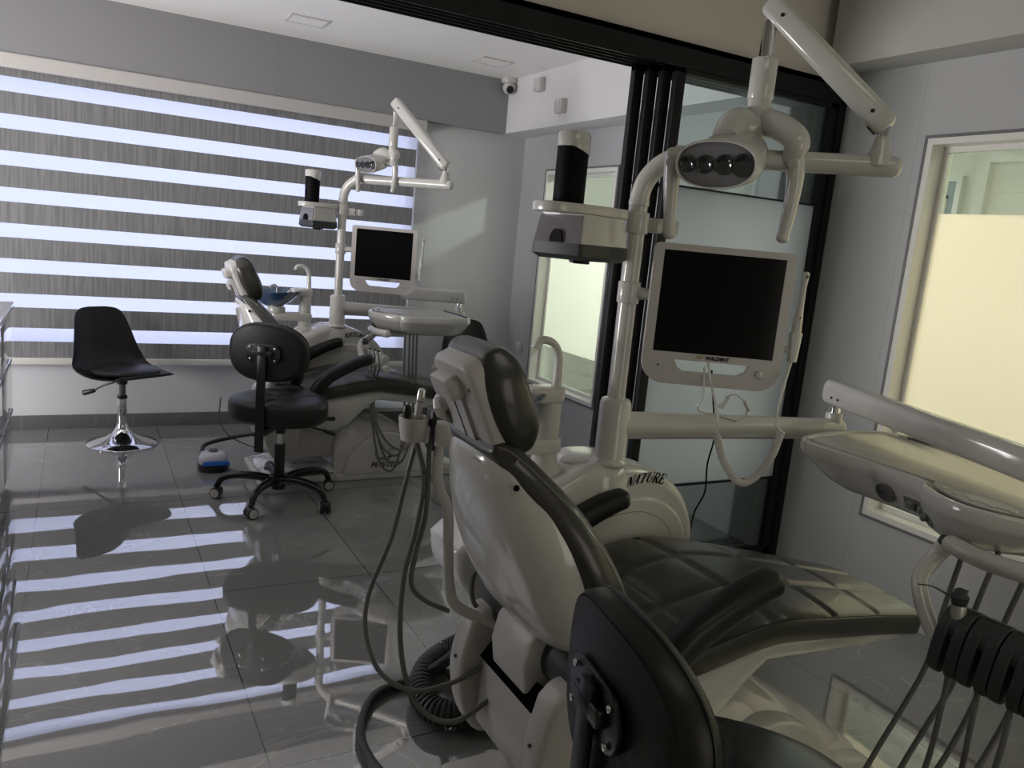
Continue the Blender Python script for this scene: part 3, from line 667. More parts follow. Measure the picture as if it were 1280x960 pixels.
# ------------------------------------------------------------------ dental chair (profile in x,z; axis of the chair at y = 1.45)
YC = 1.45
def dental_chair(where, film):
    t = thing('dental_chair', where, 'dental chair', (1.2, YC, 0), group=None)
    # base plate and sloping base housing
    bm = new(); prism(bm, rrect(.80, 1.28, 1.235, 1.665, .03), (0, 0, 0), (1, 0, 0), (0, 1, 0), .038, bev=.008); obj('base_plate', bm, 'plastic', t)
    bm = new(); rings = []
    for x, h, hw in ((1.20, .10, .205), (1.205, .24, .205), (1.24, .315, .205), (1.34, .335, .205), (1.46, .31, .205), (1.58, .255, .20), (1.70, .185, .195), (1.80, .125, .19), (1.88, .085, .185), (1.92, .065, .18), (1.925, .03, .178)):
        ring = []
        for k in range(25):
            a = PI*k/24; ring.append(V((x, YC+hw*sup(math.cos(a), 6)*(1-.12*math.sin(a)**2*(h/.34)), .005+h*sup(math.sin(a), 4.5))))
        rings.append(ring)
    loft(bm, rings); bh = obj('base_housing', bm, 'plastic', t, ang=45)
    bm = new(); prism(bm, rrect(1.19, 1.945, 1.225, 1.675, .04), (0, 0, 0), (1, 0, 0), (0, 1, 0), .042, bev=.008); obj('base_skirt', bm, 'plastic', bh)
    bm = new(); box(bm, 1.235, 1.40, 1.37, 1.53, .318, .346, bev=.004, rot=Matrix.Rotation(.06, 3, 'Y')); obj('slot', bm, 'void', bh)
    # raised ridge along the housing and the dome shaped side cover with its emblem
    bm = new(); rings = []
    for x, h, hw in ((1.36, .345, .05), (1.42, .352, .12), (1.52, .315, .15), (1.64, .250, .15), (1.76, .175, .14), (1.86, .11, .12), (1.90, .06, .08)):
        rings.append([V((x, YC-.05+hw*math.cos(PI*k/16), .01+h*sup(math.sin(PI*k/16), 5))) for k in range(17)])
    loft(bm, rings); obj('base_ridge', bm, 'plastic', bh, ang=45)
    out = [(1.25, .03), (1.262, .09), (1.295, .155), (1.35, .215), (1.42, .255), (1.50, .268), (1.585, .25), (1.66, .205), (1.72, .15), (1.77, .105), (1.85, .08), (1.91, .06), (1.93, .03)]
    out = [(p.x, p.y) for p in spline([(a, b, 0) for a, b in out], 5)]
    bm = new(); prism(bm, out[::-1], (0, 1.285, 0), (1, 0, 0), (0, 0, 1), .065, bev=.012)
    dome = obj('side_cover', bm, 'plastic', bh, ang=50)
    fr = frame_m((1.485, 1.2188, .085), (1, 0, 0), (0, 0, 1))
    obj('emblem_letters', text_bm('PEWZEX', .042, .0008, .15, .0006, fr), 'inkred', dome, label='small dark red lettering')
    bm = new()
    for pl_ in ([(1.43, .165), (1.425, .15), (1.43, .135), (1.438, .15), (1.432, .168)], [(1.438, .14), (1.45, .128), (1.47, .126), (1.505, .128)], [(1.43, .120), (1.47, .122), (1.53, .132)],
                [(1.505, .130), (1.507, .172), (1.535, .174)], [(1.505, .132), (1.54, .134)], [(1.44, .112), (1.49, .114), (1.515, .122)]):
        tube(bm, [(a, 1.2192, b) for a, b in pl_], .0017, n=5, sub=4)
    obj('emblem_drawing', bm, 'ink', dome, label='thin black line drawing of a chair')
    # lower lift arm, round at its pivot
    bm = new(); o2 = []
    for k in range(13): a = PI/2+PI*k/12; o2.append((.955+.075*math.cos(a), .215+.075*math.sin(a)))
    o2 += [(1.10, .125), (1.28, .12), (1.36, .16), (1.36, .30), (1.26, .315), (1.10, .30)]
    prism(bm, o2, (0, 1.60, 0), (1, 0, 0), (0, 0, 1), .30, bev=.012); arm_ = obj('lift_arm', bm, 'plastic_matt', t, ang=45)
    # underpan below the seat
    bm = new(); rings = []
    for x, zt, zb_, hw in ((1.02, .47, .33, .21), (1.06, .478, .27, .235), (1.16, .50, .25, .255), (1.26, .51, .30, .258), (1.35, .515, .40, .255), (1.42, .515, .448, .245), (1.60, .49, .425, .225), (1.85, .445, .385, .19), (2.03, .41, .362, .165), (2.06, .40, .368, .14)):
        rings.append([V((x, YC+hw*sup(math.cos(2*PI*k/28), 5), (zt+zb_)/2+(zt-zb_)/2*sup(math.sin(2*PI*k/28), 4))) for k in range(28)])
    loft(bm, rings); obj('underpan', bm, 'plastic', t, ang=50)
    # seat and leg rest cushion
    bm = new(); pad(bm, [(1.0, .470), (1.10, .488), (1.25, .522), (1.38, .542), (1.50, .535), (1.75, .487), (2.0, .433), (2.10, .411)],
                    [.235, .268, .272, .262, .235, .205, .185], [.08, .078, .076, .074, .072], YC, seams_s=(.20, .36, .56, .76), seams_t=(-.34, .34), crown=.012, endr=.03, depth=.008, gw=.010, S=120, N=120, n=7)
    edges = pad.edges; sc = obj('seat', bm, 'leather_pad', t, ang=70)
    for e_ in edges: bm = new(); tube(bm, e_, .0018, n=6, sub=1); obj('piping', bm, 'leather', sc)
    # white rear shell of the back rest
    bm = new(); rings = []
    shell = [(.728, .972, .07, .03), (.722, .958, .105, .045), (.732, .93, .138, .060), (.757, .89, .168, .078), (.788, .84, .205, .097), (.83, .76, .235, .115), (.875, .68, .24, .125), (.915, .61, .235, .12), (.935, .57, .222, .10), (.95, .54, .20, .06)]
    d = V((-.57, 0, .82)); nb = V((-.82, 0, -.57))
    shell = [(p.x, p.y, p.z, q.x) for p, q in zip(spline([(a, b, c) for a, b, c, e in shell], 4), spline([(e, 0, 0) for a, b, c, e in shell], 4))]
    for x, z, hw, th in shell:
        ring = []
        for k in range(40):
            a = 2*PI*k/40; ly = hw*sup(math.cos(a), 3.0); q = math.sin(a)
            ln = th*.95*sup(q, 2.6) if q > 0 else -.01
            ring.append(V((x, YC+ly, z))+nb*ln+V((.02, 0, .012)))
        rings.append(ring)
    loft(bm, rings); shl = obj('back_shell', bm, 'plastic', t, ang=55)
    bm = new(); bmesh.ops.create_uvsphere(bm, u_segments=12, v_segments=8, radius=.0065, matrix=Matrix.Translation((.743, 1.291, .906))); obj('screw_hole', bm, 'ink', shl)
    # back rest cushion
    bm = new(); pad(bm, [(.715, .972), (.745, .950), (.795, .895), (.855, .82), (.915, .72), (.965, .62), (.995, .535)], [.115, .172, .222, .256, .270, .264, .23], [.06, .080, .097, .108, .108, .09], YC,
                    seams_s=(), seams_t=(-.995, .995), crown=.006, endr=.045, S=80, N=72); o = obj('backrest', bm, 'leather_pad', t, ang=70)
    for e_ in pad.edges: bm = new(); tube(bm, e_, .0022, n=6, sub=1); obj('piping', bm, 'smoke', o)
    # hinge rollers and rear covers
    bm = new(); cyl(bm, (.955, YC-.235, .475), (.955, YC+.235, .475), .066, bev=.01); obj('hinge_roller', bm, 'darkplastic', t)
    bm = new(); o3 = [(.0, .10), (.045, .085), (.082, .04), (.095, -.02), (.085, -.085), (.0, -.085)]
    prism(bm, [(-a+.0, b) for a, b in o3], (.945, YC+.085, .475), (1, 0, 0), (0, 0, 1), .17, bev=.012); obj('hinge_cover', bm, 'plastic_matt', t, ang=50)
    for sg in (-1, 1):
        o4 = [(.84, .45), (.875, .478), (.93, .475), (.99, .40), (1.0, .20), (.90, .14), (.84, .20), (.815, .33)]
        y0 = YC+sg*.155; bm = new(); prism(bm, [(p.x, p.y) for p in spline([(a, b, 0) for a, b in o4+[o4[0]]], 4)[:-1]], (0, max(y0, y0+sg*.075), 0), (1, 0, 0), (0, 0, 1), .075, bev=.014)
        w_ = obj('side_wing', bm, 'plastic_matt', t, ang=50)
        bm = new(); cyl(bm, (.828, y0+sg*.035, .35), (.812, y0+sg*.035, .352), .004, n=10); obj('screw', bm, 'black', w_)
    o5 = [(.865, .36), (.93, .44), (1.0, .44), (1.06, .30), (1.06, .12), (.94, .10), (.86, .20)]
    bm = new(); prism(bm, o5, (0, YC+.155, 0), (1, 0, 0), (0, 0, 1), .31, bev=.02); rc = obj('rear_cover', bm, 'plastic_matt', t, ang=50)
    bm = new(); box(bm, .862, .90, YC-.125, YC+.125, .362, .418, rot=Matrix.Rotation(math.radians(40), 3, 'Y')); obj('slot', bm, 'void', rc)
    # arm rests: stem rises, pad runs forward
    for sg in (-1, 1):
        y = YC+sg*.285
        P = [(1.045, y, .46), (1.075, y, .53), (1.13, y, .595), (1.22, y, .645), (1.305, y, .680), (1.36, y, .694)]
        bm = new(); S_ = spline(P, 8); rings = []; m = len(S_)
        for i, p in enumerate(S_):
            T = (S_[min(i+1, m-1)]-S_[max(i-1, 0)]).normalized(); N = V((-T.z, 0, T.x)); f = i/(m-1)
            e = 1 if f < .9 else math.sqrt(max(1-((f-.9)/.1)**2, .0))*.8+.2
            hw = (.026+.012*min(1, f*2))*e; hh = (.038-.012*f)*(.6+.4*e)
            rings.append([p+V((0, 1, 0))*(hw*sup(math.cos(a), 3))+N*(hh*sup(math.sin(a), 3)) for a in [2*PI*k/24 for k in range(24)]])
        loft(bm, rings); obj('armrest', bm, 'leather', t, ang=60)
    # head rest: cushion, white rear shell, box, knob, chrome hinge and strap
    hd = V((-.42, 0, .9075)); hn = V((-.9075, 0, -.42)); hc = V((.752, 0, 1.062))
    bm = new(); b_, e_ = hc-hd*.115, hc+hd*.115
    pad(bm, [(b_.x, b_.z), ((b_.x+hc.x)/2-.002, (b_.z+hc.z)/2), (hc.x-.004, hc.z), ((e_.x+hc.x)/2-.002, (e_.z+hc.z)/2), (e_.x, e_.z)], [.10, .122, .127, .122, .10], [.085, .10, .105, .10, .085], YC, n=3.4, endr=.05, N=48, S=40); hp = obj('headrest', bm, 'leather_pad', t, ang=70)
    bm = new(); rings = []
    ro = rrect(-.100, .100, -.112, .108, .04)
    for off, sc in ((.030, 1.0), (.058, .99), (.066, .95), (.069, .88)):
        rings.append([V((hc.x, YC, hc.z))+hn*off+hd*(b*sc)+V((0, a*sc, 0)) for a, b in ro])
    loft(bm, rings); hs = obj('headrest_shell', bm, 'plastic_matt', hp, ang=50)
    HM = lambda a, b, c: V((hc.x, YC+a, hc.z))+hd*b+hn*c
    bm = new(); rr = rrect(-.040, .060, .030, .080, .016)
    loft(bm, [[HM(.01+(a-.01)*s_, .055+(b-.055)*s_, off) for a, b in rr] for off, s_ in ((.06, 1.03), (.084, 1), (.094, .96), (.098, .86))]); obj('housing', bm, 'plastic_matt', hs, ang=50)
    bm = new(); rr = rrect(-.035, .065, -.115, .035, .012)
    loft(bm, [[HM(a+.01, b, off) for a, b in rr] for off in (.055, .072, .076)]); obj('slide_plate', bm, 'plastic_matt', hs, ang=50)
    bm = new(); loft(bm, [[HM(a, b, .0765) for a, b in ((.014, -.105), (.018, -.105), (.018, .028), (.014, .028))], [HM(a, b, .0775) for a, b in ((.014, -.105), (.018, -.105), (.018, .028), (.014, .028))]]); obj('slide_gap', bm, 'black', hs)
    for a, b in ((-.070, .055), (-.070, -.075)):
        bm = new(); bmesh.ops.create_uvsphere(bm, u_segments=12, v_segments=8, radius=.0055, matrix=Matrix.Translation(HM(a, b, .066))); obj('screw', bm, 'darkplastic', hs)
    bm = new(); cyl(bm, HM(.085, -.012, .05), HM(.095, -.012, .085), .016)
    lathe(bm, HM(.10, -.022, .066), [(0, 0), (.031, 0), (.034, .004), (.032, .016), (.027, .024), (.0, .026)], n=8, d=hn+V((0, .9, 0))); obj('knob', bm, 'plastic_matt', hs, ang=25)
    bm = new(); lathe(bm, HM(.082, .052, .055), [(0, 0), (.022, 0), (.024, .004), (.022, .024), (.0, .028)], n=20, d=hn+V((0, .6, .1))); obj('release_knob', bm, 'plastic_matt', hs)
    bm = new(); cyl(bm, HM(-.045, -.100, .078), HM(.035, -.100, .078), .0115, bev=.002); cyl(bm, HM(-.055, -.100, .078), HM(-.036, -.100, .078), .016, bev=.003); hg = obj('hinge', bm, 'chrome', hp)
    bm = new(); q0 = HM(-.046, -.108, .072); q1 = V((.722, YC-.052, .945)); dd = (q1-q0)
    loft(bm, [[p+V((0, s*.014, 0))+hn*o_ for s, o_ in ((-1, 0), (1, 0), (1, .004), (-1, .004))] for p in (q0, q0+dd*.5+hn*.004, q1+hn*.02)]); obj('strap', bm, 'steel', hp)
    bm = new(); tube(bm, [HM(.10, -.03, .05), HM(.12, -.07, .055), HM(.09, -.115, .06), HM(.05, -.135, .055)], .010, n=8); obj('lever', bm, 'blackmetal', hp)
    return t

# ------------------------------------------------------------------ water unit with its pole and arms
PX, PY = 1.34, 1.81
def dental_unit(lab, knuckle, light_end, spring_end):
    t = thing('dental_unit', lab, 'dental unit', (PX, PY+.05, 0))
    out = [(.86, .56), (.93, .615), (1.04, .675), (1.15, .725), (1.235, .768), (1.30, .782), (1.40, .775), (1.50, .745), (1.585, .69), (1.635, .62), (1.662, .54), (1.655, .46), (1.62, .38), (1.55, .335), (1.46, .31), (1.42, .22), (1.41, .02), (1.10, .02), (1.06, .20), (.98, .36), (.88, .47)]
    out = [(p.x, p.y) for p in spline([(a, b, 0) for a, b in out+[out[0]]], 5)[:-1]]
    bm = new(); prism(bm, out, (0, 1.985, 0), (1, 0, 0), (0, 0, 1), .225, bev=.035, seg=5); body = obj('body', bm, 'plastic', t, ang=60)
    # raised mouldings on the side facing the chair
    def inset(cx, cz, s, sub=None): return [(cx+(a-cx)*s, cz+(b-cz)*s*1.0) for a, b in (sub or out)]
    b1 = [(.98, .50), (1.10, .595), (1.25, .655), (1.40, .680), (1.50, .665), (1.58, .61), (1.615, .53), (1.60, .44), (1.55, .35), (1.40, .28), (1.20, .27), (1.05, .36)]
    b1 = [(p.x, p.y) for p in spline([(a, b, 0) for a, b in b1+[b1[0]]], 5)[:-1]]
    bm = new(); prism(bm, b1, (0, 1.785, 0), (1, 0, 0), (0, 0, 1), .035, bev=.011, seg=4); obj('side_moulding', bm, 'plastic', body, ang=60)
    b2 = [(1.36+(a-1.36)*.80, .47+(b-.47)*.80) for a, b in b1]
    bm = new(); tube(bm, [(a, 1.751, b) for a, b in b2+[b2[0]]], .0016, n=6, sub=1); obj('joint_line', bm, 'greyplastic', body)
    bm = new(); tube(bm, [(1.19, 1.752, .42), (1.32, 1.748, .50), (1.43, 1.748, .535), (1.485, 1.75, .51), (1.475, 1.752, .45)], [.004, .010, .012, .010, .004], n=8); obj('moulding_ridge', bm, 'plastic', body)
    # writing along the shoulder
    bm = new()
    def place(u, v_, h):
        x = 1.372+u*.0232; a = (x-1.445)
        z0 = .722-2.4*a*a-.03*a; return V((x+v_*.014, 1.7595-h, z0+v_*.030))
    nature(bm, place); obj('lettering', bm, 'ink', body, label='black italic serif capitals NATURE')
    # top ledge and mount of the pole
    bm = new(); lathe(bm, (PX-.01, PY+.06, .70), [(0, 0), (.122, 0), (.118, .045), (.108, .066), (.09, .078), (.06, .083), (0, .084)], n=40)
    obj('top_ledge', bm, 'plastic', body)
    bm = new(); lathe(bm, (PX, PY, .775), [(0, 0), (.056, 0), (.056, .006), (.048, .014), (.0455, .02), (.045, .175), (.040, .186), (.030, .19), (0, .19)], n=32); obj('pole_sleeve', bm, 'enamel', t)
    e = V(light_end); dirl = (V((e.x, e.y, 0))-V((PX, PY, 0))).normalized(); R = .125; zt = e.z
    bend = [(PX, PY, .95), (PX, PY, 1.2), (PX, PY, zt-R)]
    for k in range(1, 7):
        a = k/6*PI/2; q = V((PX, PY, zt-R))+dirl*(R*(1-math.cos(a)))+V((0, 0, R*math.sin(a))); bend.append(tuple(q))
    bm = new(); tube(bm, bend[:2]+[bend[2]], .0245, n=20, sub=2); obj('pole', bm, 'enamel', t)
    bm = new(); tube(bm, [bend[2]]+bend[3:]+[tuple(e)], .026, n=20, sub=3); la = obj('light_arm', bm, 'enamel', t)
    bm = new(); tube(bm, [tuple(e-dirl*.01), tuple(e+dirl*.035)], .0262, n=20, sub=1, cap_round=True); obj('arm_cap', bm, 'enamel', la); bm = new(); cyl(bm, (PX, PY, zt-R-.015), (PX, PY, zt-R+.004), .028, bev=.003); obj('pole_ring', bm, 'enamel', la)
    bm = new(); lathe(bm, e+V((0, 0, .0)), [(.034, .0), (.028, .03), (.020, .048), (.017, .07), (0, .07)], n=20); obj('arm_riser', bm, 'enamel', la)
    bm = new(); cyl(bm, e+V((0, 0, .068)), e+V((0, 0, .105)), .014); obj('joint_pin', bm, 'chrome', la)
    # tray arm
    K = V(knuckle); d = (K-V((PX, PY, .885))); d.z = 0; dn = d.normalized()
    bm = new(); tube(bm, [(PX, PY, .885), tuple(V((PX, PY, .885)).lerp(K, .5)), tuple(K)], [.041, .037, .034], n=20, sub=4, flat=1.0); tube(bm, [tuple(K-dn*.01), tuple(K+dn*.02)], .034, n=20, sub=1, cap_round=True); ta = obj('tray_arm', bm, 'enamel', t)
    bm = new(); cyl(bm, K+V((0, 0, .0)), K+V((0, 0, .055)), .026, bev=.003); obj('arm_riser', bm, 'enamel', ta)
    bm = new(); cyl(bm, K+V((0, 0, .05)), K+V((0, 0, .085)), .017); obj('joint_pin', bm, 'chrome', ta)
    se = V(spring_end); a_ = K+V((0, 0, .118))
    bm = new(); dd = (se-a_).normalized(); spring_arm(bm, a_-dd*.03, se, .034, .041); sa = obj('tray_spring_arm', bm, 'plastic', t, ang=50)
    S_ = dd.cross(V((0, 0, 1))).normalized(); bm = new()
    for k in (.045, .075): cyl(bm, a_-dd*.03+dd*k-S_*.0335-V((0, 0, .012)), a_-dd*.03+dd*k-S_*.0355-V((0, 0, .012)), .0045, n=10); cyl(bm, a_-dd*.03+dd*k+S_*.0335-V((0, 0, .012)), a_-dd*.03+dd*k+S_*.0355-V((0, 0, .012)), .0045, n=10)
    obj('screw', bm, 'black', sa)
    return t
def spring_arm(bm, a, b, w, h):
    """rounded box beam from a to b"""
    a, b = V(a), V(b); T = (b-a).normalized(); S = T.cross(V((0, 0, 1))).normalized(); U = S.cross(T); rings = []
    L = (b-a).length
    for f, k in ((-.012, .55), (-.006, .88), (.004, 1), (.5*L, 1.0), (L-.004, 1), (L+.006, .88), (L+.012, .55)):
        rings.append([a+T*f+S*(w*k*sup(math.cos(q), 3.2))+U*(h*k*sup(math.sin(q), 3.2)) for q in [2*PI*i/28 for i in range(28)]])
    return loft(bm, rings)
def operating_light(lab, E_, T_, head, face, side, scale=1.0):
    """E_ lower joint, T_ upper joint, head centre, face = facing direction, side = direction of the row of lamps"""
    t = thing('operating_light', lab, 'lamp', E_)
    E_, T_, head = V(E_), V(T_), V(head)
    bm = new(); spring_arm(bm, E_+V((0, 0, .10)), T_, .029, .031); sa = obj('spring_arm', bm, 'plastic', t, ang=50)
    dd = (T_-E_-V((0, 0, .1))).normalized()
    bm = new(); S = dd.cross(V((0, 0, 1))).normalized(); U = S.cross(dd)
    for p in (E_+V((0, 0, .1))+dd*.04, T_-dd*.05):
        for sg in (-1, 1): cyl(bm, p+S*sg*.0285, p+S*sg*.0305, .005, n=10)
    obj('screw', bm, 'black', sa)
    for p in (E_+V((0, 0, .1))+dd*.012, T_-dd*.035): bm = new(); cyl(bm, p-U*.034, p-U*.02, .015); obj('arm_opening', bm, 'black', sa)
    # hanger: pin, sleeve
    h0 = T_-U*.03-dd*.03
    top = V((h0.x, h0.y, h0.z)); sl0 = top+V((0, 0, -.09)); sl1 = sl0+V((0, 0, -.105))
    bm = new(); cyl(bm, top, sl0+V((0, 0, -.02)), .0125*scale); obj('hanger_pin', bm, 'chrome', t)
    bm = new(); cyl(bm, sl0, sl1, .023*scale, bev=.004); cyl(bm, sl1+V((0, 0, .008)), sl1-V((0, 0, .04)), .021*scale); obj('hanger_sleeve', bm, 'plastic', t)
    f = V(face).normalized(); s = V(side); s = (s-f*s.dot(f)).normalized(); u = s.cross(f); u = u if u.z > 0 else -u
    # lamp housing: superellipse cross-sections growing towards the face
    W, Hh = .075*scale, .042*scale
    bm = new(); rings = []
    for k, (off, sc, dz) in enumerate(((-.150, .30, .018), (-.145, .45, .018), (-.12, .66, .016), (-.08, .84, .010), (-.04, .95, .004), (0, 1.0, 0), (.012, .985, 0), (.018, .95, 0), (.018, .90, 0), (.010, .88, 0))):
        rings.append([head+f*off*scale+u*dz*scale+s*(W*sc*sup(math.cos(a), 2.3))+u*(Hh*sc*sup(math.sin(a), 2.3)*(1.15 if sc < .9 else 1)) for a in [2*PI*i/40 for i in range(40)]])
    loft(bm, rings); hs = obj('lamp_housing', bm, 'plastic', t, ang=50)
    bm = new(); loft(bm, [[head+f*.011*scale+s*(W*.885*k_*sup(math.cos(a), 2.3))+u*(Hh*.885*k_*sup(math.sin(a), 2.3))+f*o_ for a in [2*PI*i/40 for i in range(40)]] for k_, o_ in ((1, 0), (1, .003), (.6, .006))]); fc = obj('lamp_face', bm, 'lampface', hs, ang=60)
    for i, x in enumerate((-.052, -.020, .016, .050)):
        c = head+f*.0165*scale+s*(x*scale*.95); r = (.0125, .0135, .0145, .0165)[i]*scale*1.05
        bm = new(); lathe(bm, c, [(r*1.15, 0), (r*1.1, .003), (r*.9, .003), (r*.75, .0005), (0, -.0005)], n=20, d=f); obj('lens', bm, 'lens', fc)
    # loop frame from the sleeve round behind the housing, with a slot
    hk = head+f*(-.07*scale)
    right = s if s.x > 0 else -s
    p_side = hk+right*.105*scale
    bm = new()
    tube(bm, [sl1-V((0, 0, .02)), sl1+V((0, 0, -.055))+(hk-sl1)*.08, hk*.45+sl1*.55-right*.02*scale+V((0, 0, .00)), hk-right*.012*scale+u*.032*scale], [.021*scale, .030*scale, .034*scale, .028*scale], n=18, sub=8)
    tube(bm, [sl1-V((0, 0, .02)), sl1+V((0, 0, -.05))+right*.018, sl1*.55+hk*.45+right*.062*scale, p_side+u*.035*scale+right*.01, p_side+u*.002], [.021*scale, .024*scale, .024*scale, .022*scale, .017*scale], n=18, sub=8)
    obj('yoke', bm, 'plastic', t, ang=60)
    bm = new(); cyl(bm, hk-right*.112*scale, p_side+right*.012*scale, .0135*scale, bev=.002); obj('axle', bm, 'plastic', t)
    for sg in (-1, 1):
        q = hk+right*sg*(.112*scale if sg > 0 else .0)*1.0
        if sg < 0: q = head+right*(-.088)*scale+f*(-.02)*scale
        bm = new(); tube(bm, [q+u*.012*scale, q-u*.025*scale+right*sg*.004, q-u*.070*scale+right*sg*.002+f*.006, q-u*.115*scale-right*sg*.004+f*.018, q-u*.128*scale-right*sg*.006+f*.022], [.017*scale, .0155*scale, .0125*scale, .0105*scale, .0115*scale], n=16, cap_round=True)
        h_ = obj('handle', bm, 'plastic', t, ang=60)
        bm = new(); cyl(bm, q+f*.008*scale, q+f*.019*scale, .0085*scale, bev=.001); obj('handle_cap', bm, 'plastic_matt', h_)
    return t
def monitor(lab, at_, U, far):
    """at_ = lower left corner of the bezel, U = rightward direction"""
    t = thing('monitor', lab, 'monitor', at_)
    U = V(U).normalized(); W = V((0, 0, 1)); N = U.cross(W); o = V(at_); w_, h_ = .382, .380
    n_out = N if N.y < 0 else -N
    P = lambda a, b, c=0: o+U*a+W*b+n_out*c
    # bezel: frame made of an outer outline, with a screen opening and a handle slot
    bez = new(); outer = rrect(0, w_, 0, h_, [.016, .016, .06, .06], seg=6)
    # build as strips with rectangular holes
    def slab(bm, ol, c0, c1, bev=0):
        loft(bm, [[P(a, b, c0) for a, b in ol], [P(a, b, c1) for a, b in ol]])
    bm = new()
    slab(bm, [(0, .088), (.026, .088), (.026, .362), (.0, .362)], 0, .02); slab(bm, [(w_-.026, .088), (w_, .088), (w_, .362), (w_-.026, .362)], 0, .02)
    top = [(0, .362), (w_, .362)]+[p for p in rrect(0, w_, 0, h_, .016, seg=6) if p[1] > .363]
    slab(bm, top, 0, .02)
    bot = rrect(0, w_, 0, .20, [.0001, .0001, .062, .062], seg=8); bot = [p for p in bot if p[1] < .1]
    hl = [(.088, .068), (.098, .048), (.118, .036), (.268, .036), (.288, .048), (.296, .068)]
    # lower bezel around the grip slot
    slab(bm, [(0, .068)]+[(0, .064)]+[p for p in bot if p[0] < .08 and p[1] < .063]+[(.118, 0), (.118, .036), (.098, .048), (.088, .068)], 0, .02)
    slab(bm, [(.118, 0), (.268, 0), (.268, .036), (.118, .036)], 0, .02)
    slab(bm, [(.268, .036), (.268, 0)]+[p for p in bot if p[0] > .3 and p[1] < .063]+[(w_, .064), (w_, .068), (.296, .068), (.288, .048)], 0, .02)
    slab(bm, [(0, .068), (w_, .068), (w_, .088), (0, .088)], 0, .02)
    bz = obj('bezel', bm, 'plastic_matt', t, ang=30)
    bm = new(); prism(bm, rrect(.012, w_-.012, .07, h_-.012, .02), P(0, 0, -.002), U, W, .035, bev=.006)
    # make sure it sits behind the bezel
    bmesh.ops.translate(bm, verts=bm.verts[:], vec=n_out*(-.002 if (U.cross(W)).dot(n_out) < 0 else -.035)); obj('rear_casing', bm, 'plastic_matt', t, ang=40)
    bm = new(); slab(bm, [(.024, .086), (w_-.024, .086), (w_-.024, .364), (.024, .364)], .002, .016); obj('screen', bm, 'screen', t)
    fr = frame_m(P(.205, .0785, .0208), U, W)
    obj('brand_lettering', text_bm('WALDENT', .0135, .0004, 0, .0006, fr), 'ink', bz, label='small black capitals WALDENT')
    bm = new(); tube(bm, [P(.148, .083, .021), P(.152, .075, .021), P(.157, .084, .021)], .0012, n=5, sub=1); tube(bm, [P(.157, .076, .021), P(.162, .080, .021), P(.165, .085, .021)], .0016, n=5, sub=1); obj('brand_mark', bm, 'gold', bz)
    bm = new(); cyl(bm, P(.325, .047, .019), P(.325, .047, .028), .0105, bev=.002); obj('power_button', bm, 'plastic', bz)
    bm = new(); cyl(bm, P(.045, .05, .019), P(.045, .05, .0215), .0025, n=10); obj('sensor_hole', bm, 'black', bz)
    # bracket to the pole
    zc = o.z+.235
    bm = new(); cyl(bm, (PX, PY, zc-.03), (PX, PY, zc+.03), .031, bev=.003); br = obj('pole_clamp', bm, 'enamel', t)
    bm = new(); q = P(.03, .235, -.015); tube(bm, [(PX, PY, zc), tuple(V((PX, PY, zc)).lerp(q, .6)), tuple(q)], [.020, .016, .015], n=14, sub=3); obj('bracket', bm, 'enamel', t)
    # holder on the right edge
    bm = new(); tube(bm, [P(w_-.01, .12, .0), P(w_+.02, .12, .005)], .008, n=10, sub=1); obj('side_bracket', bm, 'plastic_matt', t)
    return t, P
def intraoral_camera(lab, P):
    c = P(.412, .045, .008); c = V(c)
    t = thing('intraoral_camera', lab, 'dental camera', tuple(c+V((0, 0, .045))))
    bm = new(); tube(bm, [c+V((0, 0, .045)), c+V((0, 0, .10)), c+V((0, 0, .125))], [.013, .0165, .018], n=14, sub=4); bmesh.ops.scale(bm, vec=(1, 1, 1), verts=bm.verts[:]); obj('holder', bm, 'plastic', t)
    bm = new(); tube(bm, [c+V((0, 0, .07)), c+V((0, 0, .12)), c+V((0, 0, .16)), c+V((.002, 0, .20)), c+V((.004, 0, .25)), c+V((.006, 0, .285))], [.011, .0135, .0125, .0085, .0065, .0085], n=14, sub=5, cap_round=True); b = obj('body', bm, 'plastic', t)
    N = (P(0, 0, 1)-P(0, 0, 0)).normalized()
    bm = new(); cyl(bm, c+V((.006, 0, .278))+N*.006, c+V((.006, 0, .278))+N*.0095, .004, n=12); obj('lens', bm, 'black', b)
    bm = new(); tube(bm, [c+V((.001, 0, .13))+N*.0115, c+V((.001, 0, .17))+N*.0105], .0022, n=6, sub=1); obj('button_strip', bm, 'ink', b)
    return t, c
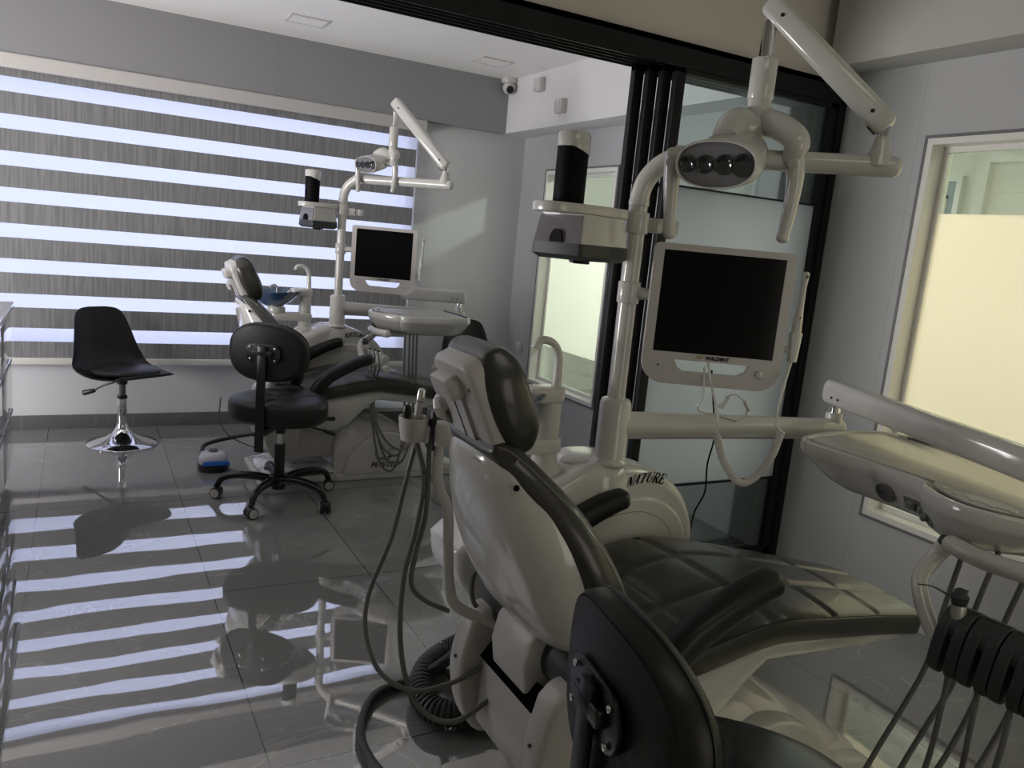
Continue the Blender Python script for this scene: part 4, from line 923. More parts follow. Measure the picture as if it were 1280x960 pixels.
def tissue_dispenser(lab, holder_lab, can_lab, dirx, kl=1.0, kb=1.0):
    """ring holder clamped to the pole, black capped canister standing in it, box hanging below"""
    d = V(dirx).normalized(); s = V((-d.y, d.x, 0)); zc = 1.472; o = V((PX, PY, zc))
    t = thing('pole_holder', holder_lab, 'holder', (PX, PY, zc))
    bm = new(); ol = []
    for k in range(13): a = PI/2+PI*k/12; ol.append((.245+.060*math.cos(a)*-1, .060*math.sin(a)))
    ol = [(a*kl, b) for a, b in ((.04, -.02), (.09, -.045), (.16, -.06), (.25, -.062), (.29, -.045), (.305, 0), (.29, .045), (.25, .062), (.16, .06), (.09, .045), (.04, .02))]
    sm = [(p.x, p.y) for p in spline([(a, b, 0) for a, b in ol+[ol[0]]], 4)[:-1]]
    prism(bm, [(a, b) for a, b in sm], o+V((0, 0, -.013)), d, s, .026, bev=.004); obj('plate', bm, 'enamel', t, ang=50)
    bm = new(); cyl(bm, o+V((0, 0, -.045)), o+V((0, 0, .012)), .033, bev=.003); obj('clamp', bm, 'enamel', t)
    bm = new(); box(bm, PX+.02, PX+.075, PY-.028, PY+.02, zc-.04, zc+.0, bev=.004, rot=Matrix.Rotation(-.4, 3, 'Z')); box(bm, PX+.07, PX+.085, PY-.034, PY-.005, zc-.034, zc-.008, bev=.004); box(bm, PX+.085, PX+.112, PY-.045, PY-.015, zc-.038, zc-.002, bev=.005); obj('hook', bm, 'enamel', t)
    c = o+d*(.215*kl)
    t2 = thing('tissue_canister', can_lab, 'canister', tuple(c+V((0, 0, .013))))
    bm = new(); lathe(bm, c+V((0, 0, .013)), [(0, 0), (.040, 0), (.041, .004), (.041, .145), (0, .145)], n=36); cb = obj('body', bm, 'ink', t2)
    bm = new(); rings = []
    for k in range(4):
        pass
    prof = [(.043, .0), (.0435, .004), (.043, .036), (.038, .042), (0, .043)]
    rings = []
    for q, z in prof:
        rings.append([c+V((q*math.cos(a), q*math.sin(a), .150+z-(.016*math.cos(a-math.atan2(-.3, 1)) if z < .003 else 0)*1.0)) for a in [2*PI*i/36 for i in range(36)]])
    loft(bm, rings); obj('cap', bm, 'plastic', t2, ang=40)
    t3 = thing('tissue_box', lab, 'box', tuple(c-V((0, 0, .12))))
    ang = math.atan2(d.y, d.x)+math.radians(20); U = V((math.cos(ang), math.sin(ang), 0)); W = V((-U.y, U.x, 0))
    c2 = o+d*(.165*kl)
    def rr(h, z, r=.008): return [c2+U*a+W*b+V((0, 0, z)) for a, b in rrect(-h*kb, h*kb, -h*.82*kb, h*.82*kb, r, seg=3)]
    bm = new(); loft(bm, [rr(.078, -.014), rr(.084, -.065), rr(.089, -.102)]); bx = obj('body', bm, 'plastic', t3, ang=40)
    # smoked dark front on one face, dark foot on all
    bm = new(); loft(bm, [rr(.0898, -.088, .01), rr(.0915, -.118, .01), rr(.078, -.130, .012), rr(.03, -.130, .01)]); obj('foot', bm, 'darkplastic', t3, ang=40)
    cand = [(U, W, .0), (-U, W, 0), (W, U, 0), (-W, U, 0)]
    cam_dir = V((-c2.x, -c2.y-OFF.y, 0)).normalized()
    best = sorted(cand, key=lambda q: -q[0].dot(cam_dir))
    # the two faces turned to the room: the left one of them is smoked
    two = best[:2]; left = min(two, key=lambda q: q[0].dot(V((.88, -.47, 0))))
    n_, w_, _ = left; hn_ = .078*kb if abs(n_.dot(U)) > .9 else .078*.82*kb; hw_ = .078*.82*kb if abs(n_.dot(U)) > .9 else .078*kb
    bm = new(); rings = []
    for off in (-.004, .0025):
        rings.append([c2+n_*(hn_*k_+off)+w_*(a*k_)+V((0, 0, z)) for a, z, k_ in ((-hw_*.96, -.018, 1), (hw_*.96, -.018, 1), (hw_*.96, -.089, 1.115), (-hw_*.96, -.089, 1.115))])
    loft(bm, rings); fr_ = obj('front_panel', bm, 'smoke', t3, ang=30)
    bm = new(); ra = []
    for off in (0, .004): ra.append([c2+n_*(hn_*1.11+.0035+off)+w_*(.022*math.cos(a))+V((0, 0, -.088+.034*math.sin(a))) for a in [PI*k/12 for k in range(13)]])
    loft(bm, ra); obj('thumb_opening', bm, 'ink', fr_)
    bm = new(); box(bm, c2.x-.05, c2.x+.05, c2.y-.022, c2.y+.022, c2.z-.139, c2.z-.129, bev=.004, rot=Matrix.Rotation(ang+.8, 3, 'Z')); obj('slot_lip', bm, 'black', t3)

def cuspidor(lab):
    x, y = 1.165, 1.885; t = thing('cuspidor', lab, 'dental basin', (x, y, .75))
    bm = new(); lathe(bm, (x, y, .70), [(0, 0), (.058, 0), (.058, .045), (.045, .055), (.038, .06), (.0365, .11), (.0365, .27), (0, .27)], n=28); obj('post', bm, 'enamel', t)
    bm = new(); prism(bm, rrect(x-.20, x+.04, y-.042, y+.042, .03), (0, 0, .795), (1, 0, 0), (0, 1, 0), .045, bev=.008); obj('bowl_arm', bm, 'plastic', t, ang=50)
    bm = new(); prism(bm, rrect(x-.085, x+.04, y-.040, y+.040, [.036, .02, .02, .036]), (0, 0, .940), (1, 0, 0), (0, 1, 0), .045, bev=.01); obj('tap_head', bm, 'plastic', t, ang=50)
    bm = new(); tube(bm, [(x+.018, y, .975), (x+.018, y, 1.03), (x+.014, y, 1.075), (x-.005, y, 1.105), (x-.035, y, 1.115), (x-.055, y, 1.108), (x-.062, y, 1.090)], [.015, .0125, .0115, .011, .0115, .012, .013], n=16); obj('spout', bm, 'enamel', t)
    bm = new(); tube(bm, [(x-.07, y-.02, .965), (x-.10, y-.02, .965), (x-.105, y-.02, .945)], .008, n=10, sub=3); obj('cup_filler', bm, 'enamel', t)
    b = V((x-.165, y, .84)); bm = new(); lathe(bm, b, [(0, 0), (.05, 0), (.052, .02), (.045, .035), (0, .035)]); obj('bowl_base', bm, 'plastic', t)
    bm = new(); rings = []
    prof = [(.0, .036), (.045, .036), (.075, .055), (.10, .08), (.125, .115), (.130, .122), (.127, .124), (.118, .116), (.09, .085), (.06, .062), (.03, .050), (.0, .048)]
    for q, z in prof:
        rings.append([b+V((max(q, .0004)*math.cos(a)*1.12-.01, max(q, .0004)*math.sin(a)*.95, z+.01*math.cos(a)*(q/.13))) for a in [2*PI*i/40 for i in range(40)]])
    loft(bm, rings); obj('bowl', bm, 'blueglass', t, ang=60, label='blue glass bowl')
    bm = new(); tube(bm, [b+V((.02, .10, .09)), b+V((.02, .10, .135)), b+V((.0, .08, .15)), b+V((-.03, .06, .14))], .006, n=10); obj('rinse_pipe', bm, 'enamel', t)

def tray(lab, o, yaw, ly, B=.0):
    """instrument table; local x = depth (front at -x), local y = long side"""
    t = thing('instrument_table', lab, 'instrument table', o)
    c, s = math.cos(yaw), math.sin(yaw); O = V(o)
    P = lambda x, y, z=0: O+V((c*x-s*y, s*x+c*y, z))
    h = ly/2
    front = [(-.205, h-.03), (-.17, h-.0), (-.08, h+.02)]
    out = [(.20, h-.05), (.16, h-.01), (.05, h+.015), (-.10, h), (-.19, h-.025), (-.225, h-.07), (-.225, h-.09), (-.23, B+.17), (-.275, B+.12), (-.322, B+.04), (-.335, B-.02), (-.322, B-.08), (-.275, B-.155), (-.23, B-.20), (-.225, -h+.05), (-.19, -h+.01), (-.05, -h), (.12, -h), (.20, -h+.04), (.225, -h+.12), (.225, h-.12)]
    out = [(p.x, p.y) for p in spline([(a, b, 0) for a, b in out+[out[0]]], 5)[:-1]]
    # body: rim, then tapering hull below
    bm = new(); rings = []
    def sc(k, kx, dx, z, inset=0): return [P(max(a, -.9)*kx+dx, b*k, z) for a, b in out]
    hull = [(1, 1, 0, -.0), (.995, .99, 0, .006), (.985, .975, 0, .008), (.965, .945, 0, .006), (.955, .93, 0, -.004), (.3, .3, 0, -.004)]
    loft(bm, [sc(*q) for q in [(.30, .4, .0, -.112), (.50, .62, 0, -.112), (.66, .78, 0, -.105), (.78, .87, 0, -.088), (.90, .95, 0, -.055), (.965, .985, 0, -.035), (.99, .995, 0, -.03), (1, 1, 0, -.022)]+hull])
    body = obj('body', bm, 'plastic', t, ang=50)
    # mat with raised steel tray
    mo = [(.185, h-.07), (.14, h-.035), (-.08, h-.03), (-.165, h-.055), (-.19, h-.10), (-.19, -h+.10), (-.165, -h+.04), (.14, -h+.04), (.185, -h+.08)]
    mo = [(p.x, p.y) for p in spline([(a, b, 0) for a, b in mo+[mo[0]]], 5)[:-1]]
    R3 = lambda k, z: [P(a*k, b*k, z) for a, b in mo]
    bm = new(); loft(bm, [R3(1.0, -.004), R3(1.005, .004), R3(.995, .004), R3(.985, .001), R3(.4, .001)]); obj('steel_tray', bm, 'steel', t, ang=40)
    bm = new(); loft(bm, [[P(a, b, z) for a, b in ((.19, h-.10), (.20, h-.10), (.20, -h+.08), (.19, -h+.08))] for z in (.003, .0105)]); obj('rear_groove', bm, 'black', t)
    # control panel film in the bulge
    cp = [(-.200, B+.13), (-.25, B+.105), (-.290, B+.04), (-.302, B-.02), (-.290, B-.08), (-.25, B-.135), (-.200, B-.16)]
    cp = [(p.x, p.y) for p in spline([(a, b, 0) for a, b in cp], 5)]
    bm = new(); loft(bm, [[P(a, b, z) for a, b in cp] for z in (.004, .0095)]); pn = obj('control_panel', bm, 'label', body)
    bm = new(); loft(bm, [[P(-.243+.024*math.cos(a), B-.03+.065*math.sin(a), z) for a in [2*PI*k/28 for k in range(28)]] for z in (.009, .0105)]); obj('panel_oval', bm, 'labelpale', pn)
    for yb in (.08, .04, -.005, -.05, -.095):
        xb = -.276+.04*((yb+.02)/.13)**2; bm = new(); lathe(bm, P(xb, B+yb, .0094), [(0, 0), (.0085, 0), (.0085, .0015), (.006, .0035), (0, .004)], n=14); obj('button', bm, 'labelpale', pn)
    # gauge and knobs on the front skirt, laid on its surface
    def skirt(y, z):
        ky, kx = (.90, .95) if z > -.075 else (.78, .87)
        f = (-.055-z)/.033 if z > -.088 else 1; f = min(max(f, 0), 1); ky = .90-.12*f; kx = .95-.08*f
        cand_ = [q for q in out if q[0] < -.1]; yo = y/ky
        q = min(cand_, key=lambda q: abs(q[1]-yo)); return P(q[0]*kx, y, z)
    def sn(y, z):
        a_ = skirt(y+.012, z); b_ = skirt(y-.012, z); tt_ = (a_-b_).normalized(); n_ = tt_.cross(V((0, 0, 1)))
        if n_.dot(P(-1, 0)-P(0, 0)) < 0: n_ = -n_
        return (n_+V((0, 0, -.45))).normalized()
    gy = B+.255 if h > .3 else h-.10; gz = -.060; n = sn(gy, gz); g = skirt(gy, gz)-n*.006
    bm = new(); lathe(bm, g, [(0, 0), (.026, 0), (.027, .014), (.023, .015), (.0225, .0115), (0, .0115)], n=28, d=n); gg = obj('pressure_gauge', bm, 'greyplastic', body)
    bm = new(); lathe(bm, g+n*.0118, [(0, 0), (.0215, 0), (.0215, .0006), (0, .0006)], n=28, d=n); obj('dial', bm, 'smoke', gg)
    bm = new(); Uy = (P(0, 1)-P(0, 0)).normalized(); tube(bm, [g+n*.0135-Uy*.004, g+n*.0135+Uy*.016+V((0, 0, -.002))], .0012, n=5, sub=1); obj('needle', bm, 'black', gg)
    bm = new(); rings = []
    for k in range(9):
        yy = gy-.055-.13*k/8; ra = []
        for zz, off in ((-.052, -.006), (-.052, .003), (-.086, .003), (-.086, -.006)): ra.append(skirt(yy, zz)+sn(yy, zz)*off)
        rings.append(ra)
    loft(bm, rings); kp = obj('knob_plate', bm, 'smoke', body)
    for dy_, r in ((.080, .012), (.122, .012), (.160, .009)):
        n = sn(gy-dy_, -.068)
        bm = new(); lathe(bm, skirt(gy-dy_, -.068)+n*.002, [(0, 0), (r, 0), (r*1.05, .006), (r*.8, .012), (r*.3, .014), (0, .014)], n=20, d=n); obj('knob', bm, 'greyplastic', kp)
    # handle bar along the front
    bm = new(); tube(bm, [P(-.312, B+.0, -.095), P(-.322, B-.06, -.098), P(-.318, B-.13, -.098), P(-.29, B-.21, -.095)], .0215, n=18, cap_round=True); hb = obj('handle', bm, 'plastic', t)
    bm = new(); cyl(bm, P(-.310, B+.012, -.0945), P(-.307, B+.026, -.094), .0125, bev=.002); obj('handle_bolt', bm, 'darkplastic', hb)
    return t, P, h
def instrument_holder(lab, P, B, blocks, mat_, a0, dirv, sp, big=1.0):
    """curved pipe from below the table to a row of holder blocks starting at a0 along dirv"""
    A = V(a0); d = V(dirv).normalized()
    t = thing('instrument_holder', lab, 'instrument holder', a0)
    bm = new(); s0 = P(-.285, B+.02, -.10)
    side = V((-d.y, d.x, 0)); side = side if side.x > 0 else -side
    mid = s0.lerp(A, .5)
    tube(bm, [s0, s0+V((-.01, .02, -.045)), mid-d*.07+V((-.02, 0, -.02)), A-d*.055+V((0, 0, -.03)), A-d*.02+V((0, 0, -.01)), A+d*.05], [.022, .020, .018, .017, .016, .014], n=18, sub=8); obj('pipe', bm, 'enamel', t, ang=60)
    n = -side
    hs = []
    for k in range(blocks):
        o = A+d*(k*sp); bm = new(); wd = sp*.475
        # hood over the full width, two cheeks in front with the slot between them
        z_ = V((0, 0, 1)); ax = n.cross(z_)
        hood = [(-.040, -.025), (-.042, .02), (-.020, .045), (.008, .048), (.030, .030), (.034, .004), (.010, -.004), (.004, -.03)]
        hood = [(p.x*big, p.y*big) for p in spline([(a, b, 0) for a, b in hood+[hood[0]]], 3)[:-1]]
        prism(bm, hood, o-ax*wd, n, z_, wd*2, bev=.004)
        chk = [(-.010, .01), (.024, .034), (.040, .010), (.050, -.040), (.044, -.062), (.024, -.066), (.010, -.036), (-.012, -.028)]
        chk = [(p.x*big, p.y*big) for p in spline([(a, b, 0) for a, b in chk+[chk[0]]], 3)[:-1]]
        for sg in (-1, 1): prism(bm, chk, o+ax*(sg*wd*.60)-ax*(wd*.40), n, z_, wd*.80, bev=.004)
        bl = obj('holder_block', bm, mat_, t, ang=50)
        hs.append(o+n*.022)
    return t, hs, n
def syringe(lab, at, n, lean, dy=None):
    t = thing('air_water_syringe', lab, 'dental syringe', tuple(at)); a = V(at); u = V((lean[0], lean[1], 1)).normalized()
    bm = new(); tube(bm, [a-u*.03, a+u*.01, a+u*.05, a+u*.072], [.010, .0125, .0155, .0145], n=14, sub=4); obj('grip', bm, 'steel', t)
    h = a+u*.072
    bm = new(); tube(bm, [h-u*.006, h+u*.012, h+u*.020], [.015, .019, .014], n=14, sub=3, cap_round=True); hd_ = obj('head', bm, 'darkplastic', t)
    q = V(dy); bm = new(); tube(bm, [h+u*.008, h+u*.012+q*.022, h+u*.028+q*.060, h+u*.030+q*.092], [.006, .0028, .0017, .0017], n=8, sub=5); obj('nozzle', bm, 'black', t)
    bm = new(); cyl(bm, h+u*.018-q*.01, h+u*.028-q*.012, .005, n=12, bev=.001); obj('button', bm, 'black', hd_)
def handpiece(lab, at, u, mat_='chrome', L=.1, group=None):
    t = thing('handpiece', lab, 'dental handpiece', tuple(at), group=group); a = V(at); u = V(u).normalized()
    bm = new(); tube(bm, [a, a+u*L*.5, a+u*L], [.0075, .009, .0075], n=12, sub=4, cap_round=True); obj('grip', bm, mat_, t)
    bm = new(); tube(bm, [a+u*L*.97, a+u*L*1.1], [.0065, .0075], n=12, sub=1, cap_round=True); obj('connector', bm, 'darkplastic', t)
def hose(name, lab, pts, r, m='hose', group=None, n=10, sub=10, cat='hose'):
    bm = new(); tube(bm, pts, r, n=n, sub=sub); return tag(obj(name, bm, m, None, ang=80, origin=pts[0]), lab, cat, group)

# ================================================================== NEAR UNIT
dental_chair('near dental chair with charcoal upholstery and white back shell', False)
dental_unit('near white water unit with NATURE lettering, pole and arms', (2.16, 1.73, .868), (1.74, 1.387, 1.64), (2.02, 1.02, .955))
operating_light('near operating lamp with four lenses, cut by the top of the picture', (1.74, 1.387, 1.64), (1.575, 1.655, 2.035), (1.405, 1.588, 1.612), (-.84, -.50, -.20), (.50, -.84, 0), 1.45)
mt, MP = monitor('near monitor with a blank black screen, in front of the pale green frosted glass', (1.362, 1.748, 1.030), (.878, -.478, 0), False)
ic, icc = intraoral_camera('near white intraoral camera in the holder beside the near monitor', MP)
tissue_dispenser('near square white and smoked tissue box below the pole holder', 'near white oval holder clamped to the pole of the near unit', 'near black canister with cream cap standing in the pole holder', (-1, .02, 0), 1.04, 1.14)
cuspidor('near cuspidor with curved spout behind the near headrest')
tt, TP, th_ = tray('near instrument table with round gauge and control panel, cut by the right edge', (2.07, 1.155, .88), 0, .95, -.12)
ht, hs, hn_ = instrument_holder('near charcoal holder with wide slotted blocks, cut by the right edge', TP, -.12, 4, 'darkplastic', (1.675, .925, .628), (.03, -1, 0), .066, 1.25)
syringe('near air water syringe with thin bent nozzle in the first slot of the charcoal holder', hs[0]+V((0, .0, .005)), hn_, (.02, .10, 0), (-.86, .50, 0))
for k in range(1, 4):
    handpiece('near charcoal slot end piece, slot %s of the charcoal holder' % ('two', 'three', 'four')[k-1], hs[k]+V((0, 0, -.05)), (0.1, 0, 1), 'hose', .06, group='hose ends in the near holder')
G = 'grey hoses of the near instrument table'
wh = ('farthest', 'second', 'third', 'nearest')
for k in range(4):
    y = -.066*k; w1 = .012*math.sin(k*2.1)
    hose('instrument_hose', 'grey hose of the near instrument table, %s along the charcoal holder' % wh[k],
         [(1.83, 1.04+y*1.1, .785), (1.79, 1.04+y, .62), (1.765+w1, 1.04+y, .48), (1.71, 1.045+y, .37), (1.65, 1.05+y, .27), (1.575, 1.04+y, .17), (1.545, .985+y, .13), (1.575, .93+y, .17), (1.615+w1, .912+y, .32), (1.62, .905+y, .48), (hs[k].x, hs[k].y, .585)], .0062, group=G)

# assistant side: bent pole with a cup holder, beside the near head rest
AP = V((.772, 1.748, .9))
t = thing('assistant_holder', 'white bent pole with a cup shaped holder left of the near headrest', 'instrument holder', (.772, 1.748, .45))
bm = new(); tube(bm, [(.776, 1.752, .90), (.773, 1.742, .80), (.779, 1.728, .755), (.795, 1.708, .705), (.796, 1.690, .60), (.798, 1.67, .52), (.815, 1.645, .478), (.90, 1.60, .44)], .0135, n=16, sub=8); obj('pole', bm, 'enamel', t)
bm = new(); box(bm, .755, .80, 1.725, 1.772, .865, .925, bev=.008); obj('pole_head', bm, 'plastic_matt', t)
cc = V((.715, 1.775, .905))
bm = new(); lathe(bm, cc, [(0, -.03), (.030, -.03), (.035, .0), (.0375, .022), (.0375, .028), (.033, .028), (.030, .005), (0, -.005)], n=32); cu = obj('cup', bm, 'plastic_matt', t)
bm = new(); box(bm, .735, .775, 1.748, 1.782, .870, .915, bev=.006); obj('cup_bracket', bm, 'plastic_matt', t)
bm = new(); box(bm, .748, .760, 1.735, 1.778, .855, .955, bev=.004); obj('strap', bm, 'black', t)
t = thing('suction_handpiece', 'chrome and white suction handpiece standing in the cup holder', 'dental handpiece', (.732, 1.79, .90))
bm = new(); tube(bm, [(.728, 1.786, .90), (.729, 1.785, .94), (.732, 1.784, .975)], [.0085, .009, .010], n=14, sub=4); obj('grip', bm, 'plastic_matt', t)
bm = new(); tube(bm, [(.732, 1.784, .972), (.734, 1.784, .995)], [.0115, .0095], n=14, sub=1, cap_round=True); obj('tip', bm, 'chrome', t)
t = thing('suction_plug', 'small black suction plug on the rim of the cup holder', 'dental handpiece', (.695, 1.775, .93))
bm = new(); tube(bm, [(.695, 1.772, .925), (.695, 1.772, .945), (.695, 1.772, .958)], [.008, .011, .0095], n=14, sub=3, cap_round=True); obj('plug', bm, 'black', t)
G2 = 'suction hoses of the near unit'
hose('suction_hose', 'grey hose making the widest loop left of the near chair', [(.735, 1.79, .885), (.706, 1.775, .775), (.681, 1.783, .625), (.637, 1.799, .473), (.625, 1.774, .378), (.643, 1.703, .305), (.705, 1.64, .279), (.791, 1.61, .297), (.875, 1.588, .343)], .0062, group=G2)
hose('suction_hose', 'grey hose looping below the cup holder down to the corrugated hose', [(.722, 1.775, .88), (.742, 1.75, .779), (.723, 1.732, .661), (.696, 1.722, .542), (.687, 1.699, .406), (.700, 1.668, .292), (.731, 1.616, .23), (.787, 1.56, .226), (.868, 1.54, .279)], .0068, group=G2)
hose('suction_hose', 'dark grey hose from the strap to the foot of the white bent pole', [(.752, 1.755, .87), (.748, 1.735, .703), (.723, 1.72, .603), (.712, 1.71, .525), (.747, 1.705, .48), (.805, 1.675, .455)], .0062, group=G2)
hose('suction_hose', 'short dark hose close to the left edge of the near back shell', [(.90, 1.62, .60), (.874, 1.655, .575), (.860, 1.668, .542), (.858, 1.655, .486), (.885, 1.63, .45)], .0062, group=G2)
hose('power_hose', 'thick black hose curving over the floor to the bottom edge', [(.90, 1.52, .40), (.93, 1.75, .34), (.955, 1.96, .15), (.90, 2.07, .03), (.766, 2.047, .016), (.675, 1.906, .016), (.656, 1.784, .016), (.683, 1.642, .016), (.75, 1.50, .016)], .0135, 'hosedark', n=14)
# corrugated hose
P = spline([(.95, 1.62, .36), (1.02, 1.86, .28), (1.075, 2.06, .13), (1.035, 2.15, .05), (.94, 2.085, .045), (.877, 1.965, .045), (.882, 1.868, .045), (.955, 1.826, .045), (1.052, 1.84, .05), (1.12, 1.86, .10)], 26)
bm = new(); rings = []; N = V((0, 0, 1)); L = 0
for i, p in enumerate(P):
    T = (P[min(i+1, len(P)-1)]-P[max(i-1, 0)]).normalized(); N = (N-T*N.dot(T)).normalized(); B = T.cross(N)
    r = .040 if i % 4 in (0, 1) else .0335
    rings.append([p+N*(r*math.cos(a))+B*(r*math.sin(a)) for a in [2*PI*k/20 for k in range(20)]])
loft(bm, rings); tag(obj('corrugated_hose', bm, 'bellows', None, ang=25, origin=(.95, 1.9, .045)), 'thick corrugated dark drain hose coiled on the floor behind the near chair', 'hose')

# cables at the near monitor
cb = icc
bm = new(); C1 = [cb+V((0, 0, .05)), V((1.640, 1.49, 1.03)), V((1.617, 1.47, .965)), V((1.632, 1.462, .945))]
tube(bm, C1, .0035, n=8)
CP = spline([(1.632, 1.462, .945), (1.605, 1.458, .878), (1.565, 1.466, .822), (1.527, 1.482, .805), (1.492, 1.510, .852), (1.472, 1.534, .925)], 40)
coil = []; N = V((0, 0, 1))
for i, p in enumerate(CP):
    pass
m = 1400; LL = len(CP)-1
N = V((1, 0, 0)); fr_ = []
for i in range(len(CP)):
    T = (CP[min(i+1, LL)]-CP[max(i-1, 0)]).normalized(); N = (N-T*N.dot(T)).normalized(); fr_.append((CP[i], N.copy(), T.cross(N)))
for k in range(m+1):
    x = k/m*LL; i = min(int(x), LL-1); f = x-i; p = fr_[i][0].lerp(fr_[i+1][0], f); a = 2*PI*k/20
    coil.append(p+fr_[i][1]*(.0078*math.cos(a))+fr_[i][2]*(.0078*math.sin(a)))
tube(bm, coil, .0028, n=6, sub=1)
tube(bm, [V((1.472, 1.534, .925)), V((1.480, 1.545, .97)), V((1.50, 1.60, 1.03)), V((1.52, 1.66, 1.11))], .003, n=8)
tag(obj('coiled_cable', bm, 'plastic', None, ang=80, origin=tuple(cb+V((0, 0, .05)))), 'white coiled cable looping from the intraoral camera below the near monitor', 'cable')
t = thing('usb_cable', 'thin white cable tangle with connectors hanging below the near monitor', 'cable', (1.50, 1.62, 1.04))
bm = new(); tube(bm, [(1.515, 1.66, 1.08), (1.470, 1.60, 1.02), (1.455, 1.60, .985), (1.475, 1.60, .968), (1.52, 1.58, .965), (1.56, 1.56, .955), (1.585, 1.55, .97), (1.58, 1.55, 1.00), (1.545, 1.565, 1.025), (1.522, 1.58, 1.00), (1.51, 1.59, .975)], .0022, n=6); wr = obj('wire', bm, 'plastic', t)
for a, b in (((1.505, 1.575, .966), (1.555, 1.55, .957)), ((1.568, 1.545, 1.01), (1.584, 1.54, .985)), ((1.515, 1.575, .985), (1.532, 1.57, 1.018))):
    bm = new(); cyl(bm, a, b, .0055, n=12, bev=.001); obj('connector', bm, 'plastic', t)
hose('power_cable', 'thin black cable hanging in front of the green frosted glass', [(1.60, 1.72, 1.06), (1.75, 1.86, .95), (1.816, 1.899, .811), (1.795, 1.891, .719), (1.787, 1.877, .629), (1.757, 1.879, .562), (1.741, 1.871, .478), (1.72, 1.86, .30)], .0028, 'ink', n=8, cat='cable')

# ================================================================== FAR UNIT (the same kind of unit, 2.85 m further away)
OFF = V((0, 2.85, 0))
dental_chair('far dental chair with charcoal upholstery in front of the striped blind', True)
dental_unit('far white water unit with NATURE lettering in front of the striped blind', (2.13, 1.815, .868), (1.757, 1.31, 1.64), (1.80, 1.95, .985))
operating_light('far operating lamp seen against the striped blind', (1.757, 1.31, 1.64), (1.535, 1.56, 2.065), (1.405, 1.585, 1.715), (-.86, -.46, -.18), (.46, -.86, 0), 1.12)
mt, MPf = monitor('far monitor with a blank navy screen in front of the blind', (1.395, 1.765, 1.000), (.878, -.478, 0), True)
intraoral_camera('far white intraoral camera in the holder beside the far monitor', MPf)
tissue_dispenser('far small tissue box below the pole holder, against the blind', 'far white oval holder clamped to the pole of the far unit', 'far black canister in the pole holder, against the blind', (-1, .0, 0), .84, .95)
cuspidor('far cuspidor with blue glass bowl behind the far chair')
tt, TPf, th2 = tray('far instrument table seen from its end, behind the hanging hoses', (1.765, 1.50, .905), 0, .50, 0)
ht, hs2, hn2 = instrument_holder('far chrome instrument holder with narrow cradles above the hoses', TPf, 0, 4, 'steel', (1.395, 1.32, .675), (.40, -.92, 0), .036, .62)
bm = new(); e = hs2[3]+V((.01, -.03, -.01)); cyl(bm, e+V((0, -.005, -.03)), e+V((.01, -.035, -.03)), .02, bev=.004); obj('end_knob', bm, 'plastic', ht)
syringe('far air water syringe with thin nozzle in the chrome holder', hs2[0]+V((0, .0, .005)), hn2, (-.15, .10, 0), (.6, .7, .3))
for k in range(1, 4):
    handpiece('far handpiece in the chrome holder, %s cradle' % ('second', 'third', 'last')[k-1], hs2[k]+V((0, 0, -.03)), (-.1, .05, 1), 'chrome', .075, group='handpieces in the far holder')
G = 'grey hoses of the far instrument table'
for k in range(4):
    x = (0, .028, .050, .072)[k]; low = (.02, .10, .055, .13)[k]
    hose('instrument_hose', 'grey hose of the far instrument table, %s' % ('making the lowest loop', 'second from the left at the top', 'third from the left at the top', 'rightmost at the top')[k],
         [(1.60+x, 1.345, .80), (1.60+x, 1.33, .65), (1.60+x, 1.30, .47), (1.585+x, 1.22, .26+low*.4), (1.50+x*.8, 1.12, .07+low), (1.42+x*.5, 1.13, .11+low), (1.385+x*.3, 1.20, .36), (1.385+x*.3, 1.25, .52), (hs2[k].x, hs2[k].y, .64)], .0058, group=G)
bm = new(); box(bm, 1.48, 1.86, 1.685, 1.985, 0, .30, bev=.010)
jb = tag(obj('junction_box', bm, 'paper', None, origin=(1.67, 1.84, 0)), 'white floor junction box behind the hoses of the far chair', 'box')
bm = new(); prism(bm, rrect(1.53, 1.81, .19, .275, .012), (0, 1.688, 0), (1, 0, 0), (0, 0, 1), .006); obj('recess', bm, 'greyplastic', jb)
# clear film sheet left over the base plate
bm = new(); top = [[None]*15 for _ in range(22)]; rnd = random.Random(3); gv = []
for i in range(22):
    row = []
    for j in range(15):
        u, v_ = i/21, j/14; x = .825+u*.44; y = 1.20+v_*.43+.05*u; z = .046+.014*math.sin(u*9+v_*5)*math.sin(v_*7)+.012*rnd.random()+.085*max(0, u-.72)**1*(1+.8*math.sin(v_*6))
        if j == 0: z = .052
        row.append(bm.verts.new((x, y, z)))
    gv.append(row)
for i in range(21):
    for j in range(14): bm.faces.new((gv[i][j], gv[i+1][j], gv[i+1][j+1], gv[i][j+1]))
ext = bmesh.ops.extrude_face_region(bm, geom=bm.faces[:]); vs = [g for g in ext['geom'] if isinstance(g, bmesh.types.BMVert)]
bmesh.ops.translate(bm, verts=vs, vec=(0, 0, .0012))
tag(obj('plastic_film', bm, 'film', None, ang=30, origin=(1.04, 1.42, .04)), 'crumpled shiny pale protective film on the base plate of the far chair', 'plastic film')
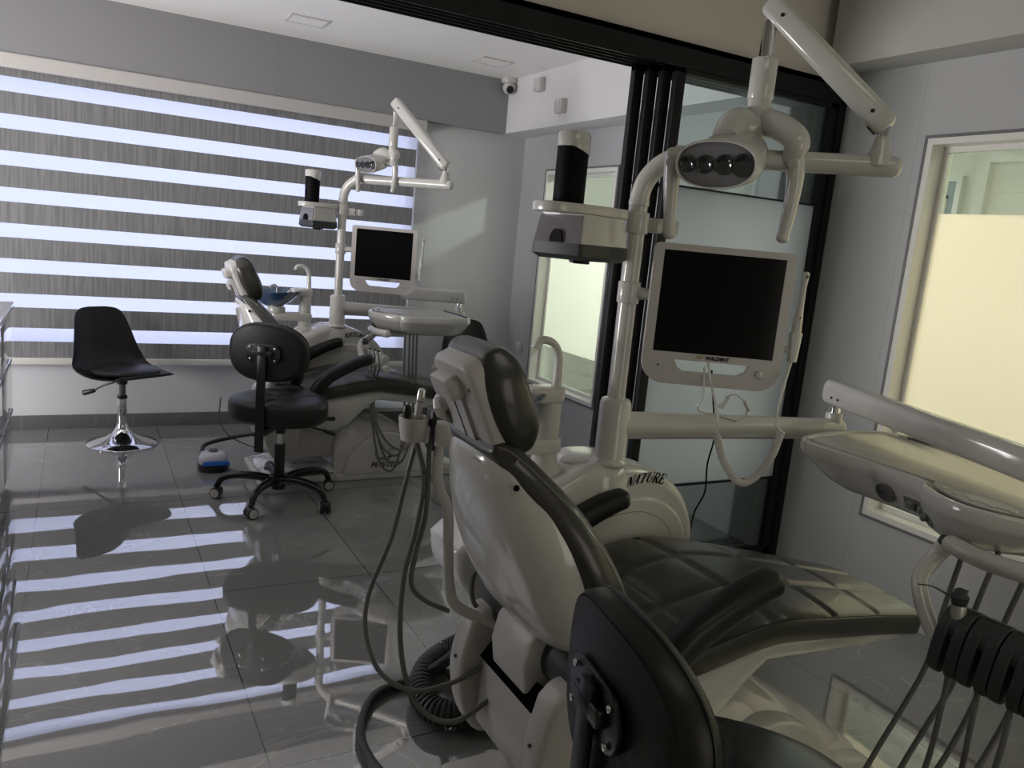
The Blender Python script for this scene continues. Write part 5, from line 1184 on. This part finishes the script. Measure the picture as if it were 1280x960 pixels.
OFF = V((0, 0, 0))

# foot pedal with its cable
t = thing('foot_pedal', 'small grey foot pedal with a blue band on the floor left of the far chair', 'foot pedal', (.628, 4.42, 0))
def oval(cx, cy, a, b, z, n=36, e=2.6): return [V((cx+a*sup(math.cos(q), e), cy+b*sup(math.sin(q), e), z)) for q in [2*PI*k/n for k in range(n)]]
bm = new(); loft(bm, [oval(.628, 4.42, .076, .068, 0), oval(.628, 4.42, .080, .072, .006), oval(.628, 4.42, .080, .072, .034), oval(.628, 4.42, .075, .066, .040)]); obj('base', bm, 'black', t)
bm = new(); loft(bm, [oval(.628, 4.425, .074, .066, .040), oval(.628, 4.425, .074, .066, .068), oval(.628, 4.43, .062, .055, .092), oval(.628, 4.43, .035, .034, .100)]); obj('cover', bm, 'paleblue', t, ang=50)
bm = new(); loft(bm, [[V((x, y, z)) for x, z in ((.562, .040), (.705, .040), (.700, .064), (.568, .064))] for y in (4.346, 4.362)]); bmesh.ops.bevel(bm, geom=bm.edges[:], offset=.004, segments=2, affect='EDGES'); obj('band', bm, 'bluepl', t)
bm = new(); cyl(bm, (.628, 4.43, .098), (.628, 4.43, .112), .026, bev=.004); cyl(bm, (.628, 4.43, .110), (.628, 4.43, .119), .018, bev=.003); obj('knob', bm, 'greyplastic', t)
hose('pedal_cable', 'thick black cable running from the foot pedal behind the far stool', [(.605, 4.49, .03), (.59, 4.56, .05), (.62, 4.66, .075), (.76, 4.70, .10), (.90, 4.66, .13), (1.0, 4.58, .16)], .012, 'hosedark', n=12, cat='cable')
hose('floor_cable', 'thin grey cable arching down behind the far stool to the floor', [(.70, 4.70, .34), (.70, 4.72, .22), (.74, 4.72, .12), (.86, 4.70, .05), (1.0, 4.62, .012)], .004, 'hose', n=8, cat='cable')
hose('thin_cable', 'thin grey cable lying across the floor tiles before the foot pedal', [(.84, 4.36, .01), (.78, 4.30, .005), (.75, 4.18, .005), (.74, 4.02, .005), (.76, 3.86, .005), (.80, 3.70, .005)], .003, 'hose', n=8, cat='cable')
